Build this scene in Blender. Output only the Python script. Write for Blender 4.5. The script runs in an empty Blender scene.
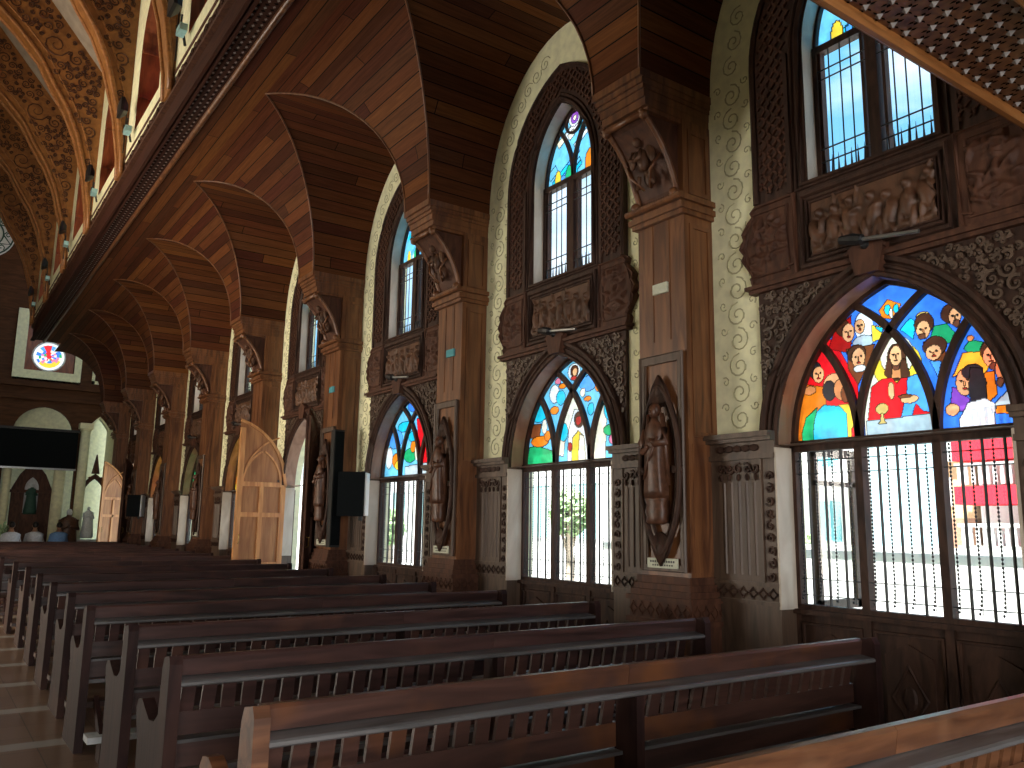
import bpy, math, random
from math import sin, cos, pi, sqrt, atan2, hypot
from mathutils import Vector, Matrix
from mathutils.geometry import tessellate_polygon
SC = bpy.context.scene
COL = SC.collection
# ---------------------------------------------------------------- camera
cam_d = bpy.data.cameras.new('camera')
cam_d.sensor_width = 36; cam_d.lens = 830 * 36 / 1024; cam_d.clip_end = 300
cam = bpy.data.objects.new('camera', cam_d); COL.objects.link(cam)
F_PX = 830.0
_vy = Vector((-594, -133, -F_PX)).normalized()
_z = _vy.cross(Vector((1, -.015, 0))).normalized()
if _z.y < 0: _z = -_z
_x = _vy.cross(_z).normalized()
cam.matrix_world = Matrix(((_x.x, _x.y, _x.z, 0), (_vy.x, _vy.y, _vy.z, 0), (_z.x, _z.y, _z.z, 1.55), (0, 0, 0, 1)))
SC.camera = cam
# ---------------------------------------------------------------- world, sun, exposure
SC.view_settings.view_transform = 'Standard'; SC.view_settings.look = 'None'
SC.view_settings.exposure = 0.22; SC.view_settings.gamma = 1.0; SC.view_settings.use_curve_mapping = False
SC.cycles.use_denoising = True
SC.cycles.max_bounces = 7; SC.cycles.diffuse_bounces = 3; SC.cycles.glossy_bounces = 3
SC.cycles.transparent_max_bounces = 12; SC.cycles.transmission_bounces = 4
SC.cycles.sample_clamp_indirect = 4.0
W = bpy.data.worlds.new('sky'); SC.world = W; W.use_nodes = True
nt = W.node_tree; nt.nodes.clear()
def N(t, ty, **kw):
    n = t.nodes.new(ty)
    for k, v in kw.items(): setattr(n, k, v)
    return n
tc = N(nt, 'ShaderNodeTexCoord'); mp = N(nt, 'ShaderNodeMapping'); mp.inputs['Scale'].default_value = (1, 1, 2.2)
nz = N(nt, 'ShaderNodeTexNoise'); nz.inputs['Scale'].default_value = 3.2; nz.inputs['Detail'].default_value = 6
cr = N(nt, 'ShaderNodeValToRGB'); cr.color_ramp.elements[0].position = .46; cr.color_ramp.elements[1].position = .68
cr.color_ramp.elements[0].color = (.20, .56, .90, 1); cr.color_ramp.elements[1].color = (1.15, 1.2, 1.25, 1)
bg = N(nt, 'ShaderNodeBackground'); bg.inputs['Strength'].default_value = 1.25
wo = N(nt, 'ShaderNodeOutputWorld')
L = nt.links.new
L(tc.outputs['Generated'], mp.inputs[0]); L(mp.outputs[0], nz.inputs['Vector']); L(nz.outputs['Fac'], cr.inputs[0]); L(cr.outputs[0], bg.inputs[0]); L(bg.outputs[0], wo.inputs[0])
sd = bpy.data.lights.new('sun', 'SUN'); sd.energy = 20.0; sd.angle = .01; sd.color = (1, .96, .9)
so = bpy.data.objects.new('sun', sd); COL.objects.link(so)
so.rotation_euler = Vector((.45, .15, -1.0)).to_track_quat('-Z', 'Y').to_euler()
def area(name, loc, direction, sx, sy, power, color):
    d = bpy.data.lights.new(name, 'AREA'); d.shape = 'RECTANGLE'; d.size = sx; d.size_y = sy; d.energy = power; d.color = color
    o = bpy.data.objects.new(name, d); COL.objects.link(o); o.location = loc
    o.rotation_euler = Vector(direction).to_track_quat('-Z', 'Z').to_euler()
    return o
# added fill lights, standing in for daylight from unseen opposite windows and entrance doors
area('fill_opposite_windows', (-6.8, 13, 3.6), (1, 0, .42), 34, 3.2, 4400, (1, .92, .8))
area('fill_entrance_doors', (-0.5, -5.7, 1.9), (0.12, 1, .02), 6, 3, 680, (1, .95, .9))
area('fill_opposite_clerestory', (-3.3, 16, 9.3), (1, 0, .25), 30, 1.8, 800, (1, .82, .6))
# ---------------------------------------------------------------- materials
MATS = {}
def base(name, rough=.5, spec=.5):
    m = bpy.data.materials.new(name); m.use_nodes = True; t = m.node_tree
    b = t.nodes['Principled BSDF']; b.inputs['Roughness'].default_value = rough; b.inputs['Specular IOR Level'].default_value = spec
    MATS[name] = m; return m, t, b
def plain(name, col, rough=.5, spec=.5, metal=0, var=.12, scale=20):
    m, t, b = base(name, rough, spec); b.inputs['Metallic'].default_value = metal
    tc = N(t, 'ShaderNodeTexCoord'); nz = N(t, 'ShaderNodeTexNoise'); nz.inputs['Scale'].default_value = scale
    t.links.new(tc.outputs['Object'], nz.inputs['Vector'])
    r = N(t, 'ShaderNodeValToRGB'); t.links.new(nz.outputs['Fac'], r.inputs[0])
    r.color_ramp.elements[0].position = .3; r.color_ramp.elements[1].position = .7
    r.color_ramp.elements[0].color = tuple(c * (1 - var) for c in col) + (1,)
    r.color_ramp.elements[1].color = tuple(min(1, c * (1 + var)) for c in col) + (1,)
    t.links.new(r.outputs[0], b.inputs['Base Color']); return m
def wood(name, dark, light, rough=.42, scale=(9, 9, .9), spec=.5, bump=.15, coord='Object', rand=0.0, worn=None):
    m, t, b = base(name, rough, spec); l = t.links.new
    tc = N(t, 'ShaderNodeTexCoord'); mp = N(t, 'ShaderNodeMapping'); mp.inputs['Scale'].default_value = scale
    oi = N(t, 'ShaderNodeObjectInfo')
    ad = N(t, 'ShaderNodeVectorMath', operation='ADD'); l(tc.outputs[coord], ad.inputs[0])
    sc = N(t, 'ShaderNodeVectorMath', operation='SCALE'); sc.inputs[0].default_value = (7, 3, 5); l(oi.outputs['Random'], sc.inputs['Scale']); l(sc.outputs[0], ad.inputs[1])
    l(ad.outputs[0], mp.inputs[0])
    nz = N(t, 'ShaderNodeTexNoise'); nz.inputs['Scale'].default_value = 1.6; nz.inputs['Detail'].default_value = 7; nz.inputs['Distortion'].default_value = 1.1
    l(mp.outputs[0], nz.inputs['Vector'])
    r = N(t, 'ShaderNodeValToRGB'); l(nz.outputs['Fac'], r.inputs[0])
    r.color_ramp.elements[0].position = .33; r.color_ramp.elements[1].position = .68
    r.color_ramp.elements[0].color = tuple(dark) + (1,); r.color_ramp.elements[1].color = tuple(light) + (1,)
    out = r.outputs[0]
    if worn:
        n2 = N(t, 'ShaderNodeTexNoise'); n2.inputs['Scale'].default_value = 2.3; n2.inputs['Detail'].default_value = 3; l(ad.outputs[0], n2.inputs['Vector'])
        r2 = N(t, 'ShaderNodeValToRGB'); r2.color_ramp.elements[0].position = .56; r2.color_ramp.elements[1].position = .74; l(n2.outputs['Fac'], r2.inputs[0])
        mx = N(t, 'ShaderNodeMix', data_type='RGBA'); l(r2.outputs[0], mx.inputs[0]); l(out, mx.inputs[6]); mx.inputs[7].default_value = tuple(worn) + (1,)
        out = mx.outputs[2]
    l(out, b.inputs['Base Color'])
    if bump:
        bp = N(t, 'ShaderNodeBump'); bp.inputs['Strength'].default_value = bump; bp.inputs['Distance'].default_value = .01
        l(nz.outputs['Fac'], bp.inputs['Height']); l(bp.outputs[0], b.inputs['Normal'])
    return m
def planks(name, tones, width=.16, length=4.5, rough=.4):
    """boards along the mesh's UV u, laid side by side along v (both in metres)"""
    m, t, b = base(name, .65, .1); l = t.links.new
    uv = N(t, 'ShaderNodeUVMap'); sx = N(t, 'ShaderNodeSeparateXYZ'); l(uv.outputs[0], sx.inputs[0])
    def math_(op, a, bb=None):
        n = N(t, 'ShaderNodeMath', operation=op)
        if hasattr(a, 'links'): l(a, n.inputs[0])
        else: n.inputs[0].default_value = a
        if bb is not None:
            if hasattr(bb, 'links'): l(bb, n.inputs[1])
            else: n.inputs[1].default_value = bb
        return n.outputs[0]
    v = math_('DIVIDE', sx.outputs[1], width); row = math_('FLOOR', v); fr = math_('FRACT', v)
    u0 = math_('DIVIDE', sx.outputs[0], length); u1 = math_('ADD', u0, math_('MULTIPLY', row, .371)); cell = math_('FLOOR', u1); fu = math_('FRACT', u1)
    cb = N(t, 'ShaderNodeCombineXYZ'); l(row, cb.inputs[0]); l(cell, cb.inputs[1])
    wn = N(t, 'ShaderNodeTexWhiteNoise', noise_dimensions='2D'); l(cb.outputs[0], wn.inputs['Vector'])
    r = N(t, 'ShaderNodeValToRGB'); l(wn.outputs['Value'], r.inputs[0])
    while len(r.color_ramp.elements) < len(tones): r.color_ramp.elements.new(.5)
    for i, c in enumerate(tones):
        r.color_ramp.elements[i].position = i / (len(tones) - 1); r.color_ramp.elements[i].color = tuple(c) + (1,)
    g = N(t, 'ShaderNodeCombineXYZ'); l(math_('MULTIPLY', sx.outputs[0], 1.3), g.inputs[0]); l(math_('MULTIPLY', sx.outputs[1], 26), g.inputs[1]); l(math_('MULTIPLY', row, 3.7), g.inputs[2])
    nz = N(t, 'ShaderNodeTexNoise'); nz.inputs['Scale'].default_value = 1.5; nz.inputs['Detail'].default_value = 5; nz.inputs['Distortion'].default_value = .8; l(g.outputs[0], nz.inputs['Vector'])
    r2 = N(t, 'ShaderNodeValToRGB'); r2.color_ramp.elements[0].position = .3; r2.color_ramp.elements[1].position = .75; r2.color_ramp.elements[0].color = (.68, .62, .58, 1); r2.color_ramp.elements[1].color = (1.15, 1.1, 1.05, 1); l(nz.outputs['Fac'], r2.inputs[0])
    mx = N(t, 'ShaderNodeMix', data_type='RGBA', blend_type='MULTIPLY'); mx.inputs[0].default_value = 1; l(r.outputs[0], mx.inputs[6]); l(r2.outputs[0], mx.inputs[7])
    gap = math_('MINIMUM', math_('MULTIPLY', math_('MINIMUM', fr, math_('SUBTRACT', 1, fr)), width), math_('MULTIPLY', math_('MINIMUM', fu, math_('SUBTRACT', 1, fu)), length))
    g2 = math_('LESS_THAN', gap, .006)
    m3 = N(t, 'ShaderNodeMix', data_type='RGBA'); l(g2, m3.inputs[0]); l(mx.outputs[2], m3.inputs[6]); m3.inputs[7].default_value = (.006, .003, .002, 1)
    l(m3.outputs[2], b.inputs['Base Color'])
    return m
VT = [(.055, .017, .009), (.075, .026, .011), (.12, .042, .014), (.07, .02, .012), (.17, .066, .02), (.095, .028, .013), (.14, .055, .02), (.06, .022, .012)]
planks('vault planks', VT)
wood('pillar wood', (.075, .026, .011), (.21, .085, .032), rough=.38, scale=(7, 7, .8))
wood('dark carved wood', (.022, .011, .008), (.066, .032, .021), rough=.6, spec=.25, scale=(8, 8, 2))
wood('mid carved wood', (.045, .018, .011), (.105, .044, .025), rough=.6, spec=.25, scale=(8, 8, 2))
wood('weathered wood', (.05, .03, .02), (.12, .075, .05), rough=.5, scale=(8, 8, .8))
wood('relief wood', (.05, .023, .012), (.13, .06, .032), rough=.5, spec=.35, scale=(5, 5, 3))
wood('pew wood', (.026, .013, .012), (.078, .038, .034), rough=.36, scale=(.9, 9, 9), spec=.6, worn=(.10, .045, .032))
wood('pew ledge', (.06, .06, .062), (.17, .17, .175), rough=.34, scale=(.9, 9, 9), spec=.7)  # greyer than the other pew wood: window sheen painted in, with dust
wood('reddish pew wood', (.036, .017, .014), (.09, .042, .032), rough=.38, scale=(.9, 9, 9), spec=.6, worn=(.16, .06, .022))
wood('altar wall wood', (.055, .022, .010), (.10, .042, .018), rough=.7, scale=(1, 3, 6), spec=.15)
wood('fascia wood', (.03, .010, .007), (.055, .019, .011), rough=.65, scale=(9, 1, 9), spec=.15)
wood('reveal wood', (.45, .38, .3), (.6, .53, .44), rough=.5, scale=(3, 3, 1))
wood('arch reveal wood', (.2, .1, .06), (.34, .2, .13), rough=.45, scale=(3, 3, 1))
wood('honey pew wood', (.07, .026, .012), (.2, .085, .038), rough=.4, scale=(.9, 9, 9), spec=.6, worn=(.24, .12, .06))
wood('pew panel wood', (.018, .009, .009), (.04, .019, .017), rough=.6, scale=(9, 9, .9), spec=.15, worn=(.055, .026, .02))
wood('door wood', (.42, .17, .055), (.66, .33, .12), rough=.45, scale=(8, 8, .8))
wood('door panel wood', (.26, .10, .033), (.44, .20, .07), rough=.5, scale=(8, 8, .8))
wood('rib wood', (.17, .062, .014), (.32, .13, .034), rough=.5, scale=(3, 3, 3))
wood('red wood', (.14, .035, .012), (.32, .09, .03), rough=.4, scale=(6, 6, 1))
wood('rail wood', (.2, .075, .02), (.36, .15, .045), rough=.4, scale=(1, 9, 9))
plain('cream plaster', (.82, .80, .54), .8, .2, var=.1, scale=9)
plain('scroll plaster', (.44, .42, .25), .8, .2, var=.1)
plain('grey plaster', (.36, .30, .24), .8, .2, var=.15, scale=4)
plain('black iron', (.012, .012, .013), .45, .5)
plain('grey iron', (.05, .052, .055), .5, .5)
plain('black cloth', (.006, .008, .009), .9, .1)
plain('dark slit', (.006, .004, .004), .9, .1)
plain('stud and hole light', (.22, .20, .19), .4, .5)
plain('white paint', (.75, .76, .76), .5, .4, var=.04)
plain('brass', (.45, .3, .1), .35, .5, metal=.9)
plain('steel', (.4, .42, .43), .3, .5, metal=.9)
plain('cyan glass', (.35, .6, .62), .15, .6)
plain('plate white', (.55, .57, .45), .5, .3)
plain('plate ink', (.05, .05, .05), .5, .3)
plain('statue bronze', (.085, .036, .02), .42, .4, var=.4)
plain('skin', (.35, .18, .11), .5, .4); plain('dark hair', (.012, .009, .008), .5, .4)
plain('shirt white', (.6, .62, .68), .8, .2); plain('shirt blue', (.18, .33, .6), .8, .2)
plain('leaf green', (.4, .56, .3), .6, .3, var=.5, scale=6); plain('bark', (.3, .25, .2), .9, .2)
plain('concrete', (.55, .55, .52), .8, .2); plain('grey band', (.34, .36, .34), .8, .2)
plain('white wall', (.78, .8, .8), .8, .2, var=.03); plain('pale blue wall', (.45, .72, .82), .8, .2, var=.04)
plain('tan wall', (.62, .42, .25), .8, .2); plain('brown wall', (.36, .2, .14), .8, .2); plain('red band', (.72, .02, .04), .7, .3)
plain('window dark', (.08, .08, .12), .3, .5); plain('teal glass', (.1, .35, .4), .2, .5); plain('kneeler vinyl', (.42, .45, .47), .5, .4)
plain('stone statue', (.65, .68, .7), .6, .3); plain('green robe', (.03, .08, .06), .6, .3)
# clear thin glass
m, t, b = base('clear glass', .05); t.nodes.remove(b)
tr = N(t, 'ShaderNodeBsdfTransparent'); tr.inputs[0].default_value = (.96, .98, .98, 1); gl = N(t, 'ShaderNodeBsdfGlossy'); gl.inputs['Roughness'].default_value = .05
ms = N(t, 'ShaderNodeMixShader'); ms.inputs[0].default_value = .05; t.links.new(tr.outputs[0], ms.inputs[1]); t.links.new(gl.outputs[0], ms.inputs[2]); t.links.new(ms.outputs[0], t.nodes['Material Output'].inputs[0])
# stained glass: the colour of each piece is stored on its faces
m, t, b = base('stained glass', .2); t.nodes.remove(b); l = t.links.new
at = N(t, 'ShaderNodeAttribute', attribute_name='glass_colour'); tl = N(t, 'ShaderNodeBsdfTranslucent'); tr = N(t, 'ShaderNodeBsdfTransparent'); gl = N(t, 'ShaderNodeBsdfGlossy'); gl.inputs['Roughness'].default_value = .2
tcx = N(t, 'ShaderNodeTexCoord'); nz = N(t, 'ShaderNodeTexNoise'); nz.inputs['Scale'].default_value = 14; l(tcx.outputs['Object'], nz.inputs['Vector'])
r = N(t, 'ShaderNodeValToRGB'); r.color_ramp.elements[0].position = .3; r.color_ramp.elements[1].position = .7; r.color_ramp.elements[0].color = (.72, .72, .72, 1); l(nz.outputs['Fac'], r.inputs[0])
mx = N(t, 'ShaderNodeMix', data_type='RGBA', blend_type='MULTIPLY'); mx.inputs[0].default_value = 1; l(at.outputs['Color'], mx.inputs[6]); l(r.outputs[0], mx.inputs[7])
l(mx.outputs[2], tl.inputs[0]); l(mx.outputs[2], tr.inputs[0])
ms = N(t, 'ShaderNodeMixShader'); ms.inputs[0].default_value = .25; l(tl.outputs[0], ms.inputs[1]); l(tr.outputs[0], ms.inputs[2])
m2 = N(t, 'ShaderNodeMixShader'); m2.inputs[0].default_value = .03; l(ms.outputs[0], m2.inputs[1]); l(gl.outputs[0], m2.inputs[2]); l(m2.outputs[0], t.nodes['Material Output'].inputs[0])
# floor tiles: brown-grey with light between the pews painted in as paler bands
m, t, b = base('floor tile', .28, .5); l = t.links.new
tc = N(t, 'ShaderNodeTexCoord'); bk = N(t, 'ShaderNodeTexBrick'); bk.offset = 0; bk.inputs['Scale'].default_value = 1
bk.inputs['Brick Width'].default_value = .42; bk.inputs['Row Height'].default_value = .42; bk.inputs['Mortar Size'].default_value = .004
bk.inputs['Color1'].default_value = (.16, .10, .068, 1); bk.inputs['Color2'].default_value = (.20, .13, .09, 1); bk.inputs['Mortar'].default_value = (.05, .04, .03, 1)
l(tc.outputs['Object'], bk.inputs['Vector'])
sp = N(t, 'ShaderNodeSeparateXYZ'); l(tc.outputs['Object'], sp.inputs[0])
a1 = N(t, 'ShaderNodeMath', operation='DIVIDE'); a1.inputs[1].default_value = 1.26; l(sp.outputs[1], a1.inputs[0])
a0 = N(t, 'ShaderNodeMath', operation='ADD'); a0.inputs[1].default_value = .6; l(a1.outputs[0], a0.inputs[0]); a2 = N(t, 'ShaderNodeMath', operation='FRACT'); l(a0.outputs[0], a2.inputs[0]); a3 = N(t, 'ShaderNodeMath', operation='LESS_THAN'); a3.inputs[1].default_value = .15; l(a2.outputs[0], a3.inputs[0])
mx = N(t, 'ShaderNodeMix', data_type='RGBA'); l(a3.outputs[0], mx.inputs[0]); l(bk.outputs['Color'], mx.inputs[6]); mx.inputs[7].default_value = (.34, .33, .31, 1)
l(mx.outputs[2], b.inputs['Base Color'])
# ---------------------------------------------------------------- mesh helpers
class MB:
    def __init__(s): s.v = []; s.f = []; s.m = []; s.uv = {}; s.cur = 0
    def add(s, vs, fs, uvs=None):
        o = len(s.v); s.v += [tuple(p) for p in vs]
        for i, f in enumerate(fs):
            if uvs: s.uv[len(s.f)] = uvs[i]
            s.f.append([o + q for q in f]); s.m.append(s.cur)
        return s
    def box(s, x0, x1, y0, y1, z0, z1):
        v = [(x, y, z) for x in (x0, x1) for y in (y0, y1) for z in (z0, z1)]
        return s.add(v, [(0, 1, 3, 2), (4, 6, 7, 5), (0, 4, 5, 1), (2, 3, 7, 6), (0, 2, 6, 4), (1, 5, 7, 3)])
    def plate(s, loops, x0, x1, T=lambda u, z, x: (x, -u, z)):
        """flat loops (outer, holes...) of (u, z), given thickness from x0 to x1"""
        tri = tessellate_polygon([[Vector((a, b, 0)) for a, b in lp] for lp in loops])
        flat = [p for lp in loops for p in lp]; n = len(flat)
        vs = [T(a, b, x0) for a, b in flat] + [T(a, b, x1) for a, b in flat]
        fs = [tuple(q) for q in tri] + [tuple(n + i for i in reversed(q)) for q in tri]
        k = 0
        for lp in loops:
            c = len(lp)
            for i in range(c): a, b = k + i, k + (i + 1) % c; fs.append((a, b, n + b, n + a))
            k += c
        return s.add(vs, fs)
    def tube(s, path, r, n=6, sq=1.0, closed=False, caps=True, up=None):
        P = [Vector(p) for p in path]; c = len(P); rings = []
        rr = r if isinstance(r, (list, tuple)) else [r] * c
        ref = Vector(up) if up else None
        for i, p in enumerate(P):
            d = (P[(i + 1) % c] - P[i - 1]) if closed else (P[min(i + 1, c - 1)] - P[max(i - 1, 0)])
            if d.length < 1e-9: d = Vector((0, 0, 1))
            d.normalize()
            a = ref if ref is not None else (Vector((0, 0, 1)) if abs(d.z) < .9 else Vector((1, 0, 0)))
            e1 = d.cross(a)
            if e1.length < 1e-6: e1 = d.orthogonal()
            e1.normalize(); e2 = e1.cross(d)
            rings.append([p + e1 * cos(2 * pi * (k + .5) / n) * rr[i] + e2 * sin(2 * pi * (k + .5) / n) * rr[i] * sq for k in range(n)])
        vs = [q for g in rings for q in g]; fs = []
        for i in range(c if closed else c - 1):
            j = (i + 1) % c
            for k in range(n): fs.append((i * n + k, i * n + (k + 1) % n, j * n + (k + 1) % n, j * n + k))
        if not closed and caps: fs += [tuple(range(n))[::-1], tuple((c - 1) * n + k for k in range(n))]
        return s.add(vs, fs)
    def ball(s, c, r, nu=8, nv=6, rot=None):
        rx, ry, rz = r if isinstance(r, (list, tuple)) else (r, r, r); vs = [(0, 0, rz)]
        for j in range(1, nv):
            for i in range(nu): vs.append((rx * sin(pi * j / nv) * cos(2 * pi * i / nu), ry * sin(pi * j / nv) * sin(2 * pi * i / nu), rz * cos(pi * j / nv)))
        vs.append((0, 0, -rz)); fs = [(0, 1 + i, 1 + (i + 1) % nu) for i in range(nu)]
        for j in range(nv - 2):
            for i in range(nu): a = 1 + j * nu; fs.append((a + i, a + nu + i, a + nu + (i + 1) % nu, a + (i + 1) % nu))
        e = len(vs) - 1; a = 1 + (nv - 2) * nu; fs += [(a + i, e, a + (i + 1) % nu) for i in range(nu)]
        vs = [Vector(p) for p in vs]
        if rot: vs = [rot @ p for p in vs]
        return s.add([p + Vector(c) for p in vs], fs)
    def loft(s, rings, caps=True):
        n = len(rings[0]); vs = [q for g in rings for q in g]; fs = []
        for i in range(len(rings) - 1):
            for k in range(n): fs.append((i * n + k, i * n + (k + 1) % n, (i + 1) * n + (k + 1) % n, (i + 1) * n + k))
        if caps: fs += [tuple(range(n))[::-1], tuple((len(rings) - 1) * n + k for k in range(n))]
        return s.add(vs, fs)
    def mesh(s, name, mats, smooth=False):
        me = bpy.data.meshes.new(name); me.from_pydata(s.v, [], s.f)
        for q in (mats if isinstance(mats, (list, tuple)) else [mats]): me.materials.append(MATS[q])
        if any(s.m): me.polygons.foreach_set('material_index', s.m)
        if s.uv:
            uvl = me.uv_layers.new(name='UVMap')
            for i, p in enumerate(me.polygons):
                if i in s.uv:
                    for j, li in enumerate(p.loop_indices): uvl.data[li].uv = s.uv[i][j]
        if smooth: me.polygons.foreach_set('use_smooth', [True] * len(me.polygons))
        me.validate(); me.update(); return me
    def build(s, name, mats, parent=None, loc=None, smooth=False):
        o = bpy.data.objects.new(name, s.mesh(name, mats, smooth)); COL.objects.link(o)
        if parent: o.parent = parent
        if loc: o.location = loc
        return o
def tag(o, label=None, cat=None, group=None, kind=None):
    if label: o['label'] = label
    if cat: o['category'] = cat
    if group: o['group'] = group
    if kind: o['kind'] = kind
    return o
def empty(name, loc=(0, 0, 0), rz=0):
    o = bpy.data.objects.new(name, None); o.empty_display_size = .2; COL.objects.link(o); o.location = loc; o.rotation_euler = (0, 0, rz); return o
KIDS = {}
def copy_tree(o, parent=None):
    c = o.copy(); COL.objects.link(c); c.parent = parent
    for ch in [q for q in bpy.data.objects if q.parent == o]: copy_tree(ch, c)
    return c
def arch(half, spring, rise, n=12):
    R = (half * half + rise * rise) / (2 * half); out = []
    a1 = math.asin(min(1, rise / R))
    for i in range(n + 1):
        a = a1 * i / n; out.append((-half + R - R * cos(a), spring + R * sin(a)))
    return out + [(-u, z) for u, z in reversed(out[:-1])]
def spiral(cx, cz, r, turns, a0, d, n=22):
    return [(cx + r * (1 - .85 * i / n) * cos(a0 + d * 2 * pi * turns * i / n), cz + r * (1 - .85 * i / n) * sin(a0 + d * 2 * pi * turns * i / n)) for i in range(n + 1)]
BAY = 3.6; C0 = 3.2; NB = 8; YE = 30.32
def cy(k): return C0 + BAY * k
DOORS = (3, 7)
LO = dict(half=.87, spring=2.2, rise=1.16); UP = dict(half=.51, spring=5.4, rise=.86)
XG = 5.6
# ---------------------------------------------------------------- floor, walls, ceilings
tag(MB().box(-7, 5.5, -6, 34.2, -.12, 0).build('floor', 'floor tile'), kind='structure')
w = MB(); holes = []; outer = [(6, 0)]                      # u = -y
for k in range(-1, NB):
    c = cy(k); lo = arch(LO['half'] + .02, LO['spring'], LO['rise'] + .02)
    zb = .0
    if True: holes.append(None); outer += [(-c + .89, 0)] + [(u - c, z) for u, z in reversed(lo)] + [(-c - .89, 0)]
    else: holes.append([(-c - .89, zb)] + [(u - c, z) for u, z in lo] + [(-c + .89, zb)])
    holes.append([(-c - .57, 4.2)] + [(u - c, z) for u, z in arch(.57, 5.4, .9)] + [(-c + .57, 4.2)])
outer += [(-34.2, 0), (-34.2, 12), (-YE, 12), (-YE, 7.6), (6, 7.6)]
w.plate([outer] + [h for h in holes if h], 5.45, 5.72)
tag(w.build('wall_right', 'cream plaster'), kind='structure')
# groined plank vault of the aisle
CA, CR, X1, Z1 = 1.38, 1.83, 3.2, 5.4
def vault(c0, c1):
    s = MB(); n = 14
    for k in range(c0, c1):
        c = cy(k)
        for i in range(2 * n):                              # barrel running out from the wall
            t0, t1 = pi * i / (2 * n), pi * (i + 1) / (2 * n)
            q = []; uv = []
            for t in (t0, t1):
                y, z, xg = c + 1.5 * cos(t), Z1 + CR * sin(t), X1 + CA * abs(cos(t)); v = 1.66 * t
                q.append(((xg, y, z), (5.5, y, z), v, xg))
            s.add([q[0][0], q[0][1], q[1][1], q[1][0]], [(0, 1, 2, 3)], [[(q[0][3], q[0][2] + k * 9), (5.5, q[0][2] + k * 9), (5.5, q[1][2] + k * 9), (q[1][3], q[1][2] + k * 9)]])
        for i in range(n):                                  # cove springing from the pillar towards the nave
            t0, t1 = pi / 2 * i / n, pi / 2 * (i + 1) / n; q = []
            for t in (t0, t1):
                x, z = X1 + CA * cos(t), Z1 + CR * sin(t); q.append((x, c + 1.5 * cos(t), c + BAY - 1.5 * cos(t), z, 1.6 * t))
            a, b = q
            s.add([(a[0], a[1], a[3]), (a[0], a[2], a[3]), (b[0], b[2], b[3]), (b[0], b[1], b[3])], [(0, 1, 2, 3)], [[(a[1], a[4]), (a[2], a[4]), (b[2], b[4]), (b[1], b[4])]])
    y0, y1 = cy(c0) - 1.8, YE
    for e_ in (-1,):
        pass
    s.add([(X1, y0, 7.23), (X1, y1, 7.23), (2.70, y1, 7.23), (2.70, y0, 7.23)], [(0, 1, 2, 3)], [[(y0, 2.6), (y1, 2.6), (y1, 3.06), (y0, 3.06)]])
    return s
v = vault(-1, NB).build('ceiling', 'vault planks', smooth=True); tag(v, kind='structure')
tag(MB().box(2.42, 5.7, -2.2, YE, 7.5, 7.6).build('ceiling', 'grey plaster'), kind='structure')
g = MB()                                                    # beads along the groins
for k in range(-1, NB):
    c = cy(k)
    g.tube([(X1 + CA * abs(cos(t)) - .005, c + 1.5 * cos(t), Z1 + CR * sin(t) - .005) for t in [pi * i / 32 for i in range(33)]], .013, 5)
tag(g.build('trim_1', 'pillar wood', smooth=True), kind='structure')
# edge of the vault over the nave: bead, pierced strip, plain fascia, carved frieze
e = MB(); e.tube([(2.72, -2.2, 7.22), (2.72, YE, 7.22)], .04, 8)
tag(e.build('trim_2', 'pillar wood', smooth=True), kind='structure')
e = MB(); e.box(2.42, 2.70, -2.2, YE, 7.25, 7.30); e.cur = 1
for r, x in enumerate((2.48, 2.56, 2.64)):
    y = -2 + .07 * r
    while y < YE - .2:
        e.cur = 2; e.add([(x - .018, y, 7.243), (x, y - .03, 7.243), (x + .018, y, 7.243), (x, y + .03, 7.243)], [(0, 1, 2, 3)])  # pale diamonds stand for light coming through holes in the strip
        e.cur = 1; e.add([(x - .03, y + .07, 7.244), (x, y + .045, 7.244), (x + .03, y + .07, 7.244), (x, y + .095, 7.244)], [(0, 1, 2, 3)])
        y += .14
tag(e.build('trim_3', ['fascia wood', 'dark slit', 'stud and hole light']), kind='structure')
e = MB(); e.box(2.38, 2.45, -2.2, YE, 7.2, 7.62); e.box(2.33, 2.40, -2.2, YE, 7.2, 7.24)
tag(e.build('trim_4', 'fascia wood'), kind='structure')
e = MB(); e.box(2.36, 2.45, -2.2, YE, 7.62, 8.0); e.box(2.31, 2.45, -2.2, YE, 7.60, 7.65); e.box(2.335, 2.45, -2.2, YE, 7.93, 7.98)
y = -2
i = 0
while y < YE - .4:
    for sgn in (1, -1):
        e.tube([(2.355, y + a, z) for a, z in spiral(.12, 7.80, .11, 1.3, pi * i, sgn, 12)], .012, 3); y += .17
    i += 1
tag(e.build('trim_5', 'mid carved wood'), kind='structure')
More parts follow.
